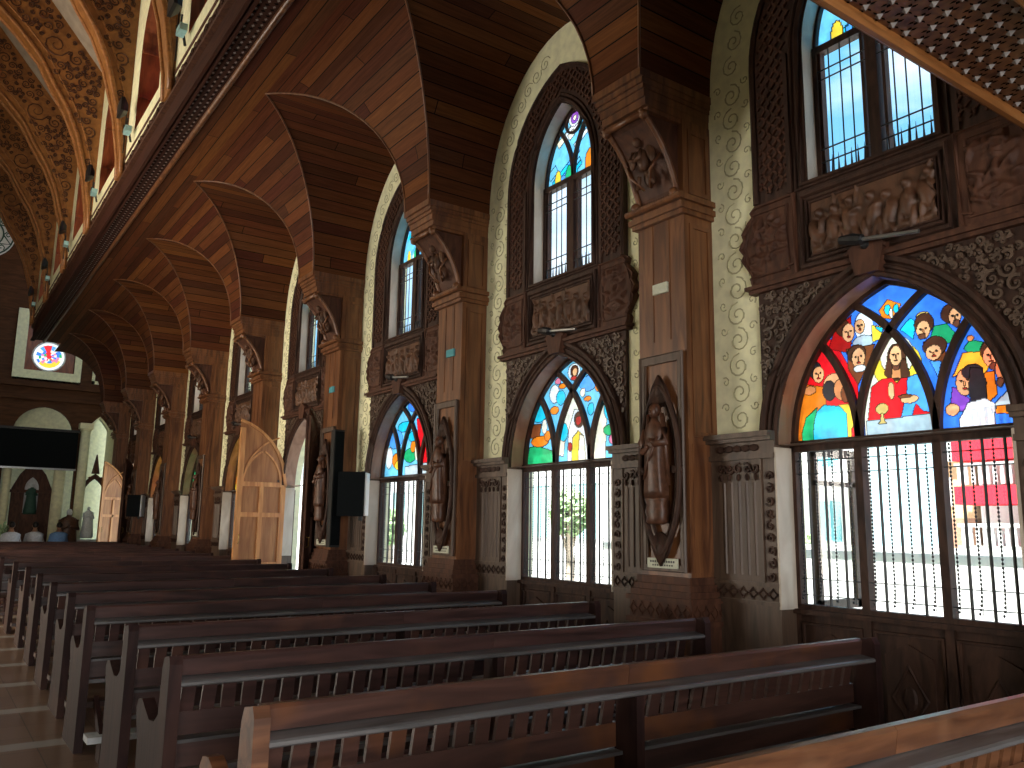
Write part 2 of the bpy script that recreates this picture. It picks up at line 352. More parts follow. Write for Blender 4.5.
# nave clerestory wall with arched openings
w = MB(); hs = []
for k in range(-1, NB):
    c = cy(k); hs.append([(-c - .9, 8.25)] + [(u - c, z) for u, z in arch(.9, 9.75, 1.05, 8)] + [(-c + .9, 8.25)])
w.plate([[(2.2, 7.9), (-YE, 7.9), (-YE, 11.3), (2.2, 11.3)]] + hs, 2.35, 2.5)
tag(w.build('wall_nave_right', 'cream plaster'), kind='structure')
NC = -.6
INT = [(2.30, 7.7), (2.28, 8.1), (2.15, 8.9), (1.91, 9.75), (1.665, 10.3), (1.37, 10.75), (1.06, 11.3), (.6, 11.8), (.24, 12.12), (-.2, 12.5), (NC, 12.8)]
EXT = [(2.36, 7.7), (2.36, 11.2), (NC, 14.7)]
w = MB()
for sgn in (1, -1):
    f = lambda x: NC + sgn * (x - NC)
    w.add([(f(2.4), -6, 11.15), (f(2.4), 34.2, 11.15), (f(NC - .02), 34.2, 14.75), (f(NC - .02), -6, 14.75)], [(0, 1, 2, 3)])
    w.add([(f(2.5), -6, 11.2), (f(2.5), 34.2, 11.2), (f(NC), 34.2, 14.95), (f(NC), -6, 14.95)], [(0, 1, 2, 3)])
tag(w.build('ceiling', 'grey plaster'), kind='structure')
tag(MB().box(2.35, 5.7, YE, 34.2, 11.2, 11.35).build('ceiling', 'grey plaster'), kind='structure')
tag(MB().box(-3.7, -3.55, -6, 34.2, 7.2, 11.3).build('wall_nave_left', 'cream plaster'), kind='structure')
tag(MB().box(-7.1, -3.55, -6, 34.2, 7.2, 7.35).build('ceiling', 'mid carved wood'), kind='structure')
tag(MB().box(-7.15, -7, -6, 34.2, 0, 7.3).build('wall_left', 'cream plaster'), kind='structure')
tag(MB().box(-7.1, 2.5, -6.15, -6, 0, 14.9).box(2.5, 5.7, -6.15, -6, 0, 7.6).build('wall_back', 'mid carved wood'), kind='structure')
tag(MB().box(5.45, 5.7, -6, -2.1, 0, 7.6).build('wall_right', 'mid carved wood'), kind='structure')
tag(MB().box(2.3, 5.7, -6, -2.1, 7.3, 7.6).build('ceiling', 'mid carved wood'), kind='structure')
tag(MB().box(2.35, 2.5, -6, -2.1, 7.3, 11.3).build('wall_nave_right', 'cream plaster'), kind='structure')
# a transverse rib over the nave
def rib_mesh():
    s = MB(); R_ = [(2 * NC - x, z) for x, z in reversed(INT[:-1])]; X_ = [(2 * NC - x, z) for x, z in EXT[:2]]
    loop = INT + R_ + X_ + [EXT[2]] + [EXT[1], EXT[0]]
    s.plate([loop], -.2, .2, T=lambda u, z, x: (u, x, z)); return s
def rib_trim():
    s = MB()
    for y in (-.2, .2):
        s.tube([(x + (.0 if i else 0), y, z + .0) for i, (x, z) in enumerate(INT)], .045, 6)
        s.tube([(x + .16 * (1 - i / 14), y, z + .16 * min(1, i / 4)) for i, (x, z) in enumerate(INT[1:])], .018, 5)
    return s
def rib_carving():
    s = MB(); rnd = random.Random(5)
    def inn(x):
        for a, b in zip(INT, INT[1:]):
            if b[0] <= x <= a[0] and a[0] > b[0]: return a[1] + (b[1] - a[1]) * (a[0] - x) / (a[0] - b[0])
        return 99
    got = []
    for t_ in range(9000):
        x, z, q = rnd.uniform(-.5, 2.3), rnd.uniform(8.4, 14), rnd.choice((.26, .2, .14, .1, .07, .05))
        if any(z + q * sin(a) < inn(x + q * cos(a)) + (.17 if x < 2 else .1) or x + q * cos(a) > 2.33 or z + q * sin(a) > 11.2 + (2.36 - x - q * cos(a)) * 1.18 - .06 for a in [pi * i / 4 for i in range(8)] if x + q * cos(a) < 2.33 or a): continue
        if x + q > 2.33 or any(hypot(x - a, z - b) < q + c_ - .02 for a, b, c_ in got): continue
        got.append((x, z, q))
    for x, z, q in got: s.tube([(a, -.205, b) for a, b in spiral(x, z, q, 1.6, rnd.uniform(0, 6), rnd.choice((1, -1)), 16)], [.022 - .0008 * i for i in range(17)], 3)
    return s
rm, rt, rc = rib_mesh().mesh('nave_rib', 'rib wood'), rib_trim().mesh('edge_bead', 'rail wood', True), rib_carving().mesh('scroll_carving', 'mid carved wood')
for k in range(-1, NB):
    y = 5.0 + BAY * k
    o = tag(bpy.data.objects.new('trim_%d' % (20 + k), rm), kind='structure'); COL.objects.link(o); o.location = (0, y, 0)
    for n_, me in (('edge_bead', rt), ('scroll_carving', rc)):
        q = bpy.data.objects.new(n_, me); COL.objects.link(q); q.parent = o
# ---------------------------------------------------------------- stained glass
PAL = dict(blue=(.05, .24, 1), blue2=(.1, .4, 1), sky=(.18, .62, .95), teal=(.02, .6, .85), red=(.95, .012, .02), red2=(.5, .01, .01), orange=(.95, .25, .015), yellow=(1, .68, .05), green=(.02, .45, .16), purple=(.3, .08, .6), pink=(.9, .25, .4),
           cream=(1, .93, .72), white=(.95, .98, 1), grey=(.5, .58, .62), gold=(.75, .5, .15), brown=(.22, .06, .02), hair=(.09, .03, .015), hair2=(.03, .025, .03), beard=(.18, .06, .03), skin=(1, .48, .22), skin2=(.8, .3, .11))
ART_SUPPER = [('p','blue',[(-0.936,1.469),(0.905,1.011),(0.81,-0.134),(-1.006,-0.016)]),('p','red',[(-0.956,0.086),(-0.884,0.62),(-0.545,0.853),(-0.429,0.72),(-0.288,0.425),(-0.311,0.036)]),('p','red2',[(-0.52,0.735),(-0.461,0.875),(-0.314,0.959),(-0.332,0.667)]),('e','hair',-0.395,0.881,0.056,0.067),('e','skin',-0.346,0.831,0.051,0.07),('e','white',-0.218,0.857,0.075,0.112),('e','skin',-0.251,0.863,0.042,0.055),('e','grey',-0.23,0.741,0.085,0.05),('p','yellow',[(-0.155,0.854),(-0.054,0.826),(-0.097,0.736),(-0.154,0.728)]),('p','teal',[(-0.137,0.842),(-0.055,0.817),(-0.085,0.783)]),('p','brown',[(-0.369,0.71),(-0.136,0.707),(-0.203,0.556),(-0.288,0.425),(-0.359,0.543)]),('e','hair',-0.289,0.66,0.077,0.069),('e','skin',-0.275,0.625,0.053,0.076),('e','white',-0.271,0.545,0.05,0.028),('p','orange',[(-0.866,0.079),(-0.82,0.341),(-0.736,0.483),(-0.568,0.443),(-0.558,0.238),(-0.61,0.059)]),('e','hair2',-0.649,0.585,0.055,0.068),('e','skin',-0.621,0.547,0.05,0.064),('e','skin2',-0.706,0.432,0.059,0.034),('p','yellow',[(-0.463,0.292),(-0.344,0.288),(-0.334,0.144),(-0.387,0.059),(-0.486,0.067)]),('e','skin',-0.489,0.455,0.092,0.084),('e','hair2',-0.532,0.41,0.057,0.078),('e','skin2',-0.437,0.408,0.056,0.081),('e','brown',-0.399,0.367,0.035,0.063),('p','teal',[(-0.693,0.066),(-0.667,0.249),(-0.586,0.306),(-0.454,0.282),(-0.398,0.222),(-0.392,0.042)]),('p','green',[(-0.801,0.074),(-0.75,0.22),(-0.639,0.298),(-0.677,0.176),(-0.693,0.066)]),('p','orange',[(-0.093,0.95),(-0.023,1.022),(0.082,0.967),(0.062,0.927),(0.004,0.868),(-0.068,0.891)]),('e','teal',-0.024,0.945,0.025,0.039),('e','teal',0.041,0.94,0.021,0.032),('e','cream',0.003,0.912,0.014,0.039),('p','cream',[(-0.251,0.083),(-0.254,0.349),(-0.107,0.577),(0.032,0.748),(0.144,0.573),(0.276,0.285),(0.259,0.056)]),('e','yellow',0.021,0.523,0.181,0.164),('e','cream',0.025,0.592,0.126,0.146),('e','hair',0.02,0.572,0.071,0.113),('p','hair',[(-0.048,0.582),(0.087,0.561),(0.114,0.44),(0.063,0.41),(-0.04,0.424),(-0.081,0.468)]),('p','skin2',[(-0.009,0.536),(0.041,0.528),(0.05,0.429),(-0.028,0.439)]),('e','beard',0.014,0.538,0.037,0.044),('e','skin',0.016,0.596,0.046,0.073),('p','red',[(-0.229,0.134),(-0.184,0.394),(-0.097,0.444),(-0.024,0.442),(0.008,0.395),(0.05,0.432),(0.107,0.421),(0.174,0.264),(0.259,0.171),(0.254,0.09)]),('p','blue2',[(0.023,0.136),(0.084,0.342),(0.09,0.427),(0.178,0.448),(0.229,0.324),(0.259,0.163),(0.193,0.178),(0.138,0.234),(0.106,0.145)]),('e','skin',-0.034,0.348,0.025,0.062),('e','skin',0.097,0.273,0.065,0.03),('e','brown',0.064,0.297,0.052,0.013),('p','grey',[(-0.241,0.091),(-0.237,0.149),(0.275,0.156),(0.27,0.088)]),('e','gold',-0.112,0.224,0.049,0.041),('p','gold',[(-0.124,0.194),(-0.101,0.191),(-0.099,0.136),(-0.082,0.117),(-0.151,0.118),(-0.128,0.139)]),('p','teal',[(0.061,0.778),(0.137,0.85),(0.186,0.814),(0.152,0.691)]),('e','gold',0.231,0.84,0.051,0.037),('e','hair',0.236,0.788,0.07,0.077),('e','skin',0.228,0.746,0.05,0.065),('e','beard',0.215,0.711,0.034,0.03),('p','green',[(0.274,0.678),(0.307,0.762),(0.393,0.762),(0.444,0.686),(0.407,0.622),(0.318,0.645)]),('e','hair',0.43,0.825,0.072,0.07),('e','skin',0.452,0.796,0.041,0.062),('e','beard',0.46,0.761,0.029,0.036),('p','brown',[(0.219,0.663),(0.368,0.653),(0.371,0.47),(0.291,0.499)]),('e','hair',0.3,0.618,0.084,0.07),('e','skin',0.288,0.575,0.056,0.053),('p','blue2',[(0.259,0.52),(0.341,0.508),(0.309,0.396)]),('p','green',[(0.49,0.566),(0.541,0.623),(0.616,0.593),(0.625,0.52),(0.534,0.526)]),('e','skin2',0.542,0.631,0.024,0.019),('p','yellow',[(0.405,0.383),(0.488,0.542),(0.611,0.53),(0.648,0.429),(0.614,0.37),(0.526,0.423),(0.462,0.408)]),('e','hair',0.671,0.528,0.073,0.075),('e','skin',0.66,0.49,0.047,0.069),('e','beard',0.678,0.432,0.038,0.034),('p','orange',[(0.615,0.386),(0.675,0.393),(0.684,0.235),(0.614,0.181)]),('e','hair2',0.768,0.372,0.048,0.084),('e','skin2',0.734,0.392,0.051,0.081),('e','beard',0.706,0.326,0.026,0.046),('p','purple',[(0.372,0.159),(0.4,0.319),(0.454,0.295),(0.51,0.217),(0.474,0.149)]),('e','skin',0.481,0.34,0.055,0.09),('e','hair2',0.537,0.405,0.069,0.051),('p','hair2',[(0.527,0.439),(0.602,0.416),(0.622,0.322),(0.618,0.204),(0.518,0.192),(0.503,0.289),(0.516,0.368)]),('p','grey',[(0.658,0.176),(0.752,0.258),(0.843,0.262),(0.851,0.094),(0.682,0.112)]),('p','orange',[(0.66,0.114),(0.671,0.162),(0.8,0.16),(0.851,0.094)]),('p','white',[(0.431,0.097),(0.494,0.202),(0.602,0.222),(0.665,0.175),(0.659,0.098)]),('e','skin',0.389,0.166,0.047,0.041)]
ART_GUIDE = [('p','sky',[(-1.433,1.472),(1.007,1.068),(0.985,-0.294),(-1.381,-0.232)]),('e','teal',-0.624,0.633,0.168,0.126),('p','brown',[(-0.809,0.348),(-0.777,0.492),(-0.571,0.494),(-0.619,0.292)]),('e','orange',-0.602,0.291,0.167,0.062),('p','green',[(-0.84,0.1),(-0.79,0.242),(-0.601,0.23),(-0.336,0.162),(-0.335,0.072)]),('e','orange',-0.462,0.341,0.059,0.057),('e','cream',-0.52,0.448,0.047,0.082),('p','cream',[(-0.272,0.108),(-0.211,0.401),(-0.026,0.739),(0.096,0.588),(-0.147,0.297),(-0.177,0.102)]),('e','teal',-0.179,0.359,0.075,0.099),('p','white',[(-0.115,0.099),(-0.086,0.39),(0.006,0.597),(0.186,0.54),(0.244,0.077)]),('p','yellow',[(-0.038,0.094),(-0.03,0.288),(0.067,0.357),(0.162,0.292),(0.185,0.081)]),('p','cream',[(0.067,0.088),(0.091,0.317),(0.162,0.292),(0.191,0.08)]),('e','hair',0.081,0.476,0.081,0.088),('e','red2',0.072,0.464,0.048,0.05),('e','red2',-0.069,0.193,0.036,0.051),('p','cream',[(0.301,0.074),(0.445,0.683),(0.529,0.654),(0.497,0.062)]),('e','teal',0.556,0.539,0.081,0.112),('e','green',0.568,0.324,0.102,0.056),('e','pink',0.621,0.228,0.07,0.055),('e','brown',0.604,0.441,0.027,0.048),('e','white',-0.343,0.797,0.085,0.103),('e','orange',-0.198,0.871,0.069,0.032),('e','teal',-0.229,0.743,0.079,0.081),('e','orange',-0.341,0.614,0.078,0.045),('e','pink',-0.279,0.932,0.052,0.037),('e','blue2',0.23,0.844,0.139,0.082),('e','orange',0.389,0.795,0.051,0.057),('e','orange',0.221,0.681,0.058,0.027),('e','cream',0.141,0.758,0.042,0.047),('e','teal',0.273,0.569,0.052,0.065),('e','white',-0.002,0.999,0.104,0.096),('e','hair',0.004,1.004,0.067,0.068),('e','skin',0.01,0.997,0.04,0.044),('e','red2',-0.011,0.932,0.049,0.024)]
ART_THIRD = [('p','sky',[(-1.456,1.429),(1.0,1.122),(1.063,-0.072),(-1.315,0.013)]),('e','blue',0.045,1.022,0.205,0.085),('e','teal',-0.233,0.745,0.213,0.077),('e','teal',0.059,0.586,0.17,0.083),('e','blue2',-0.511,0.579,0.221,0.139),('p','red',[(0.11,0.831),(0.344,0.841),(0.39,0.641),(0.299,0.518),(0.653,0.555),(0.676,0.173),(0.255,0.196)]),('e','cream',0.418,0.719,0.072,0.082),('e','green',0.241,0.884,0.081,0.04),('e','green',-0.042,0.319,0.189,0.1),('e','orange',0.035,0.438,0.076,0.084),('e','cream',0.16,0.364,0.074,0.132),('e','white',-0.694,0.315,0.113,0.157),('e','orange',-0.467,0.268,0.128,0.103),('e','yellow',-0.406,0.197,0.102,0.068),('p','grey',[(-0.182,0.085),(-0.189,0.169),(0.674,0.205),(0.681,0.079)])]
def random_art(seed, pal, a, h, base_, n=26):
    r = random.Random(seed); out = [('p', base_, [(-a - .1, -.05), (a + .1, -.05), (a + .1, h + .2), (-a - .1, h + .2)])]
    for i in range(n):
        u, z = r.uniform(-a, a), r.uniform(0, h); out.append(('e', r.choice(pal), u, z, r.uniform(.05, .16), r.uniform(.06, .2)))
    for i in range(3):
        u = (-.55 + .55 * i) * a / .87
        out += [('p', r.choice(pal), [(u - .13, 0), (u + .13, 0), (u + .07, .38), (u - .07, .38)]), ('e', 'hair', u, .45, .06, .08), ('e', 'skin', u, .44, .035, .05)]
    return out
def sky_art(seed):
    r = random.Random(seed); out = [('p', 'sky', [(-.6, -.05), (.6, -.05), (.6, 1), (-.6, 1)])]
    for i in range(26):
        u, z = r.uniform(-.55, .55), r.uniform(0, .85); d = r.uniform(.1, .3); w_ = r.uniform(.02, .05)
        out.append(('p', r.choice(['blue2', 'teal', 'white', 'sky', 'teal', 'cream', 'blue2']), [(u, z), (u + d, z + d * .5), (u + d - w_, z + d * .5 + 2 * w_), (u - w_, z + 2 * w_)]))
    out += [('e', 'orange', .28, .12, .1, .16), ('e', 'yellow', -.3, .1, .05, .1), ('e', 'green', -.1, .08, .06, .12), ('e', 'white', 0, .74, .1, .1), ('e', 'purple', 0, .74, .07, .07), ('e', 'cream', 0, .74, .03, .03)]
    return out
def inside(s, u, z):
    if s[0] == 'e': return ((u - s[2]) / max(s[4], .004)) ** 2 + ((z - s[3]) / max(s[5], .004)) ** 2 < 1
    P = s[2]; c = False; j = len(P) - 1
    for i in range(len(P)):
        if (P[i][1] > z) != (P[j][1] > z) and u < (P[j][0] - P[i][0]) * (z - P[i][1]) / (P[j][1] - P[i][1]) + P[i][0]: c = not c
        j = i
    return c
def lobes(half, rise, mull):
    R = (half * half + rise * rise) / (2 * half)
    def f(u, z):
        if z < 0 or hypot(u - (-half + R), z) > R or hypot(u + (-half + R), z) > R: return None
        return tuple((hypot(u - (m + s * R), z) < R) for m in mull for s in (1, -1))
    return f, R
def faces(art):
    out = []
    for s in art:
        if s[1] == 'beard': s = ('e', 'beard', s[2], s[3] - s[5] * .3, s[4] * .8, s[5] * .75)
        out.append(s)
        if s[0] == 'e' and s[1] == 'skin' and s[5] > .045 and .026 < s[4] < .09 and s[5] < s[4] * 2.2:
            _, _, u, z, rx, rz = s
            out += [('e', 'hair2', u - rx * .38, z + rz * .15, .0075, .006), ('e', 'hair2', u + rx * .38, z + rz * .15, .0075, .006), ('e', 'skin2', u, z - rz * .1, .005, rz * .22), ('e', 'red2', u, z - rz * .45, rx * .3, .0055)]
    return out
def glass_panes(parent, art, spec, mull, cell, seed=1):
    if cell < .011: art = faces(art)
    half, sp, rise = spec['half'], spec['spring'], spec['rise']; f, R = lobes(half, rise, mull)
    nu, nz_ = int(2 * half / cell) + 1, int(rise / cell) + 1; hit = {}; lob = {}
    for j in range(nz_):
        for i in range(nu):
            u, z = -half + (i + .5) * cell, (j + .5) * cell; key = f(u, z)
            if key is None: continue
            h = 0
            for q in range(len(art) - 1, -1, -1):
                if inside(art[q], u, max(z, .10)): h = q; break
            hit[i, j] = h; lob.setdefault(key, []).append((i, j))
    for key, cells in sorted(lob.items(), key=lambda t: (t[1][0][1], t[1][0][0])):
        if len(cells) * cell * cell < .004: continue
        s = MB(); cols = []
        vid = {}; vs = []
        def vv(i, j):
            if (i, j) not in vid: vid[i, j] = len(vs); vs.append((XG, half - i * cell, sp + j * cell))
            return vid[i, j]
        fs = []
        for i, j in cells:
            fs.append((vv(i, j), vv(i + 1, j), vv(i + 1, j + 1), vv(i, j + 1))); h = hit[i, j]
            lead = (hit.get((i + 1, j), h) != h or hit.get((i, j + 1), h) != h) and cell < .013
            c = PAL[art[h][1]]; cols.append(tuple(x * .12 for x in c) if lead else c)
        s.add(vs, fs); o = s.build('stained_glass_pane', 'stained glass', parent)
        at = o.data.attributes.new('glass_colour', 'FLOAT_COLOR', 'FACE'); at.data.foreach_set('color', [x for c in cols for x in (c[0], c[1], c[2], 1)])
def tracery(spec, mull, r, x=XG - .02):
    half, sp, rise = spec['half'], spec['spring'], spec['rise']; f, R = lobes(half, rise, mull); s = MB()
    for m in mull:
        for sg in (1, -1):
            P = []
            for i in range(40):
                a = pi / 2 * i / 39; u, z = m + sg * (R - R * cos(a)), R * sin(a)
                P.append((x, -u, sp + z))
                if f(u, z) is None and i > 2: break
            if len(P) > 2: s.tube(P, r, 4, up=(1, 0, 0))
    s.tube([(x, -u, z) for u, z in arch(half - .01, sp, rise - .01, 16)], r * 1.15, 4, up=(1, 0, 0))
    return s
def fit(box_, X, col='white paint'): pass
def lower_frame():
    s = MB(); x0, x1 = XG - .06, XG + .02; h = .87
    s.box(x0, x1, -h, h, 2.15, 2.235); s.box(x0, x1, -h, h, .93, 1.0)
    for m in (-.29, .29): s.box(x0, x1, m - .03, m + .03, 1.0, 2.17)
    for m in (-h + .02, h - .02): s.box(x0, x1, m - .025, m + .025, .98, 2.2)
    return s
def lower_bars():
    s = MB()
    for l_ in (-.58, 0, .58):
        for i in range(3): s.tube([(XG - .03, l_ + .14 * (i - 1) + .005, 1.0), (XG - .03, l_ + .14 * (i - 1) + .005, 2.16)], .011, 5)
    for z in (1.07, 1.19, 1.98, 2.08): s.tube([(XG - .035, -.86, z), (XG - .035, .86, z)], .004, 5)
    return s
def bead_string(seed):
    r = random.Random(seed); s = MB(); z = 2.13; n = 0; top = 2.13 - r.uniform(0, .04); sway = r.uniform(-.03, .03)
    while z > 1.02:
        t = max(0, 1.2 - z) / .18; s.ball((0, sway * t * t, z), (.008, .008, .0105), 6, 4); z -= .0265
    s.tube([(0, 0, top + .02), (0, 0, 1.03)], .0025, 4)
    return s
LF = lower_frame().mesh('window_frame', 'dark carved wood'); LB = lower_bars().mesh('iron_bars', 'grey iron')
LT = tracery(LO, (-.29, .29), .036).mesh('tracery', 'dark carved wood')
BS = [bead_string(i).mesh('bead_string', 'black iron') for i in range(3)]
def part(name, me, parent, loc=(0, 0, 0)):
    o = bpy.data.objects.new(name, me); COL.objects.link(o); o.parent = parent; o.location = loc; return o
def pane_mesh(y0, y1, z0, z1):
    return MB().add([(XG, y0, z0), (XG, y1, z0), (XG, y1, z1), (XG, y0, z1)], [(0, 1, 2, 3)]).mesh('clear_pane', 'clear glass')
PL_ = pane_mesh(-.27, .27, 1.0, 2.16)
ARTS = {0: (ART_SUPPER, .0065), 1: (ART_GUIDE, .010), 2: (ART_THIRD, .012)}
wn_ = 0
for k in range(-1, NB):
    c = cy(k)
    if k in DOORS: continue
    wn_ += 1
    root = tag(empty('window_%d' % wn_, (0, c, 0)), kind='structure')
    part('window_frame', LF, root); part('tracery', LT, root); part('iron_bars', LB, root)
    for i, l_ in enumerate((-.58, 0, .58)):
        part('clear_pane', PL_, root, (0, l_, 0))
        for j in range(4): part('bead_string', BS[(i + j) % 3], root, (XG - .05, l_ - .21 + .14 * j, 0))
    art, cell = ARTS.get(k, (random_art(k + 5, [['orange', 'yellow', 'yellow', 'red'], ['green', 'red', 'teal', 'green']][k % 2], .87, 1.16, ['yellow', 'green'][k % 2]), .022))
    glass_panes(root, art, LO, (-.29, .29), cell)
# upper windows
def upper_frame():
    s = MB(); x0, x1 = XG - .06, XG + .02; h = .51
    s.box(x0, x1, -h, h, 5.36, 5.42); s.box(x0, x1, -h, h, 4.24, 4.29); s.box(x0, x1, -.045, .045, 4.27, 5.4)
    for m in (-h + .02, h - .02): s.box(x0, x1, m - .025, m + .025, 4.27, 5.4)
    for sg in (-1, 1):
        s.box(x0 + .02, x1, sg * .085 - .012, sg * .085 + .012, 4.28, 5.36); s.box(x0 + .02, x1, sg * .455 - .015, sg * .455 + .015, 4.28, 5.36)
    return s
def upper_bars():
    s = MB()
    for sg in (-1, 1):
        for d in (.17, .26, .36): s.tube([(XG - .05, sg * d, 4.28), (XG - .05, sg * d, 5.36)], .009 if d == .28 else .006, 5)
        for i in range(7): s.tube([(XG - .06, sg * (.09 + .055 * i), 4.28), (XG - .06, sg * (.09 + .055 * i), 4.46)], [.012, .001], 4)
    for z in (4.42, 4.53, 5.12, 5.2): s.tube([(XG - .05, -.5, z), (XG - .05, .5, z)], .007, 5)
    return s
UF = upper_frame().mesh('window_frame', 'dark carved wood'); UB = upper_bars().mesh('iron_bars', 'black iron')
ut = tracery(UP, (0,), .028); ut.tube([(XG - .02, .13 * cos(a), 6.08 + .13 * sin(a)) for a in [pi * i / 12 for i in range(24)]], .02, 4, closed=True, up=(1, 0, 0))
UT = ut.mesh('tracery', 'dark carved wood'); PU = pane_mesh(-.5, .5, 4.27, 5.38)
for k in range(-1, NB):
    wn_ += 1; root = tag(empty('window_%d' % wn_, (0, cy(k), 0)), kind='structure')
    part('window_frame', UF, root); part('tracery', UT, root); part('iron_bars', UB, root); part('clear_pane', PU, root)
    glass_panes(root, sky_art(k + 2), UP, (0,), .012 if k < 2 else .02)
# clerestory windows high above the nave, with red-brown reveals
def clere():
    a = arch(.9, 9.75, 1.05, 8); full = [(-.9, 8.25)] + a + [(.9, 8.25)]
    s = MB(); n = len(full); vs = [(2.345, -u, z) for u, z in full] + [(2.9, -u * .93, z - .03) for u, z in full]
    s.add(vs, [(i, i + 1, n + i + 1, n + i) for i in range(n - 1)] + [(n - 1, 0, n, 2 * n - 1)])
    for z in (8.9, 9.75): s.tube([(2.33, -.9, z), (2.33, -.84, z)], .03, 6); s.box(2.36, 2.88, -.9, -.85, z - .03, z + .03); s.box(2.36, 2.88, .85, .9, z - .03, z + .03)
    f = MB()
    for m in (-.84, -.28, .28, .84): f.box(2.8, 2.88, m - .03, m + .03, 8.25, 9.8 if abs(m) > .5 else 10.5)
    for z in (8.28, 9.2, 9.75): f.box(2.8, 2.88, -.84, .84, z - .03, z + .03)
    f.tube([(2.84, -u * .93, z - .03) for u, z in a], .04, 4)
    return s, f
cr_, cf_ = clere(); CRM, CFM = cr_.mesh('reveal', 'red wood'), cf_.mesh('window_frame', 'dark carved wood')
CSP = dict(half=.83, spring=9.72, rise=1.0)
for k in range(-1, NB):
    wn_ += 1; root = tag(empty('window_%d' % wn_, (0, cy(k), 0)), kind='structure')
    part('reveal', CRM, root); part('window_frame', CFM, root)
    pm = MB().plate([[(-.83, 8.27)] + arch(.83, 9.72, 1.0, 8) + [(.83, 8.27)]], 2.84, 2.846)
    o = pm.build('stained_glass_pane', 'stained glass', root); r = random.Random(k)
    at = o.data.attributes.new('glass_colour', 'FLOAT_COLOR', 'FACE')
    at.data.foreach_set('color', [x for _ in o.data.polygons for x in (PAL[r.choice(['pink', 'cream', 'red', 'cream', 'teal'])] + (1,))])
# ---------------------------------------------------------------- carved wooden surround of a bay
def clip_bars(s, x, test, u0, u1, z0, z1, pitch, r, ang, step=.02):
    du, dz = cos(ang), sin(ang); nu_, nz2 = -sin(ang), cos(ang); cu, cz = (u0 + u1) / 2, (z0 + z1) / 2; D = hypot(u1 - u0, z1 - z0) / 2 + .1
    k = -int(D / pitch) - 1
    while k * pitch < D:
        run = None; t = -D
        while t <= D + step:
            u, z = cu + nu_ * k * pitch + du * t, cz + nz2 * k * pitch + dz * t
            ok = u0 < u < u1 and z0 < z < z1 and test(u, z) and t < D
            if ok and run is None: run = (u, z)
            if not ok and run is not None:
                a, b = run, (u - du * step, z - dz * step)
                if hypot(a[0] - b[0], a[1] - b[1]) > .03: s.tube([(x, -a[0], a[1]), (x, -b[0], b[1])], r, 4, up=(1, 0, 0), caps=False)
                run = None
            t += step
        k += 1
def in_arch(half, spring, rise):
    R = (half * half + rise * rise) / (2 * half)
    return lambda u, z: abs(u) < half if z < spring else (hypot(u + half - R, z - spring) < R and hypot(u - half + R, z - spring) < R)
OUT = in_arch(.95, 5.4, 1.25); INN = in_arch(.66, 5.4, 1.02)
def upper_surround():
    s = MB(); o = [(-1.01, 4.2)] + arch(1.01, 5.4, 1.32) + [(1.01, 4.2)]; h = [(-.51, 4.24)] + arch(.51, 5.4, .86) + [(.51, 4.24)]
    s.plate([o, h], 5.405, 5.46)
    for off, r in ((.04, .03), (.1, .016)):
        s.tube([(5.40, -u, z) for u, z in [(-.51 - off, 4.25 - off * .5)] + arch(.51 + off, 5.4, .86 + off, 10) + [(.51 + off, 4.25 - off * .5)]], r, 6, closed=True)
    s.tube([(5.40, -u, z) for u, z in [(-.99, 4.2)] + arch(.99, 5.4, 1.30, 12) + [(.99, 4.2)]], .028, 6)
    for sg in (-1, 1): s.box(5.385, 5.41, sg * .66 - .02, sg * .66 + .02, 4.2, 5.4)
    return s
def upper_lattice():
    s = MB(); T = lambda u, z: OUT(u, z) and not INN(u, z)
    for a in (pi / 4, -pi / 4): clip_bars(s, 5.398, T, -.97, .97, 4.26, 6.66, .072, .014, a)
    r = .0; z = 4.3
    while z < 6.6:
        u = -.95
        while u < .95:
            if T(u, z): s.ball((5.39, -u, z), (.012, .02, .02), 5, 3)
            u += .1018
        z += .1018
    return s
def reveal(spec, x0, x1, zb):
    h_ = spec['half'] - .008; a = [(-h_, zb)] + arch(h_, spec['spring'], spec['rise'] - .008, 14) + [(h_, zb)]; n = len(a); e = .012
    A = [(u * 1.0, z) for u, z in a]; s = MB()
    vs = [(x0, -u, z) for u, z in A] + [(x1, -u, z) for u, z in A]
    s.add(vs, [(i, i + 1, n + i + 1, n + i) for i in range(n - 1)] + [(n - 1, 0, n, 2 * n - 1)]); return s
def jambs():
    s = MB()
    for sg in (-1, 1): s.box(5.345, 5.6, *sorted((sg * .856, sg * .872)), .96, 2.18)
    return s
def ring(half, spring, rise, off, xa, xb):
    """flat ring between a pointed arch and the same arch grown by off"""
    s = MB(); a = arch(half, spring, rise, 14); b = arch(half + off, spring, rise + off, 14)
    s.plate([a + b[::-1]], xa, xb); return s
def spandrel():
    s = MB(); s.plate([[(-1.01, 2.3)] + [(-.96, 2.3)] + arch(.96, 2.3, 1.12, 12)[1:-1] + [(.96, 2.3), (1.01, 2.3), (1.01, 3.46), (-1.01, 3.46)]], 5.41, 5.46)
    return s
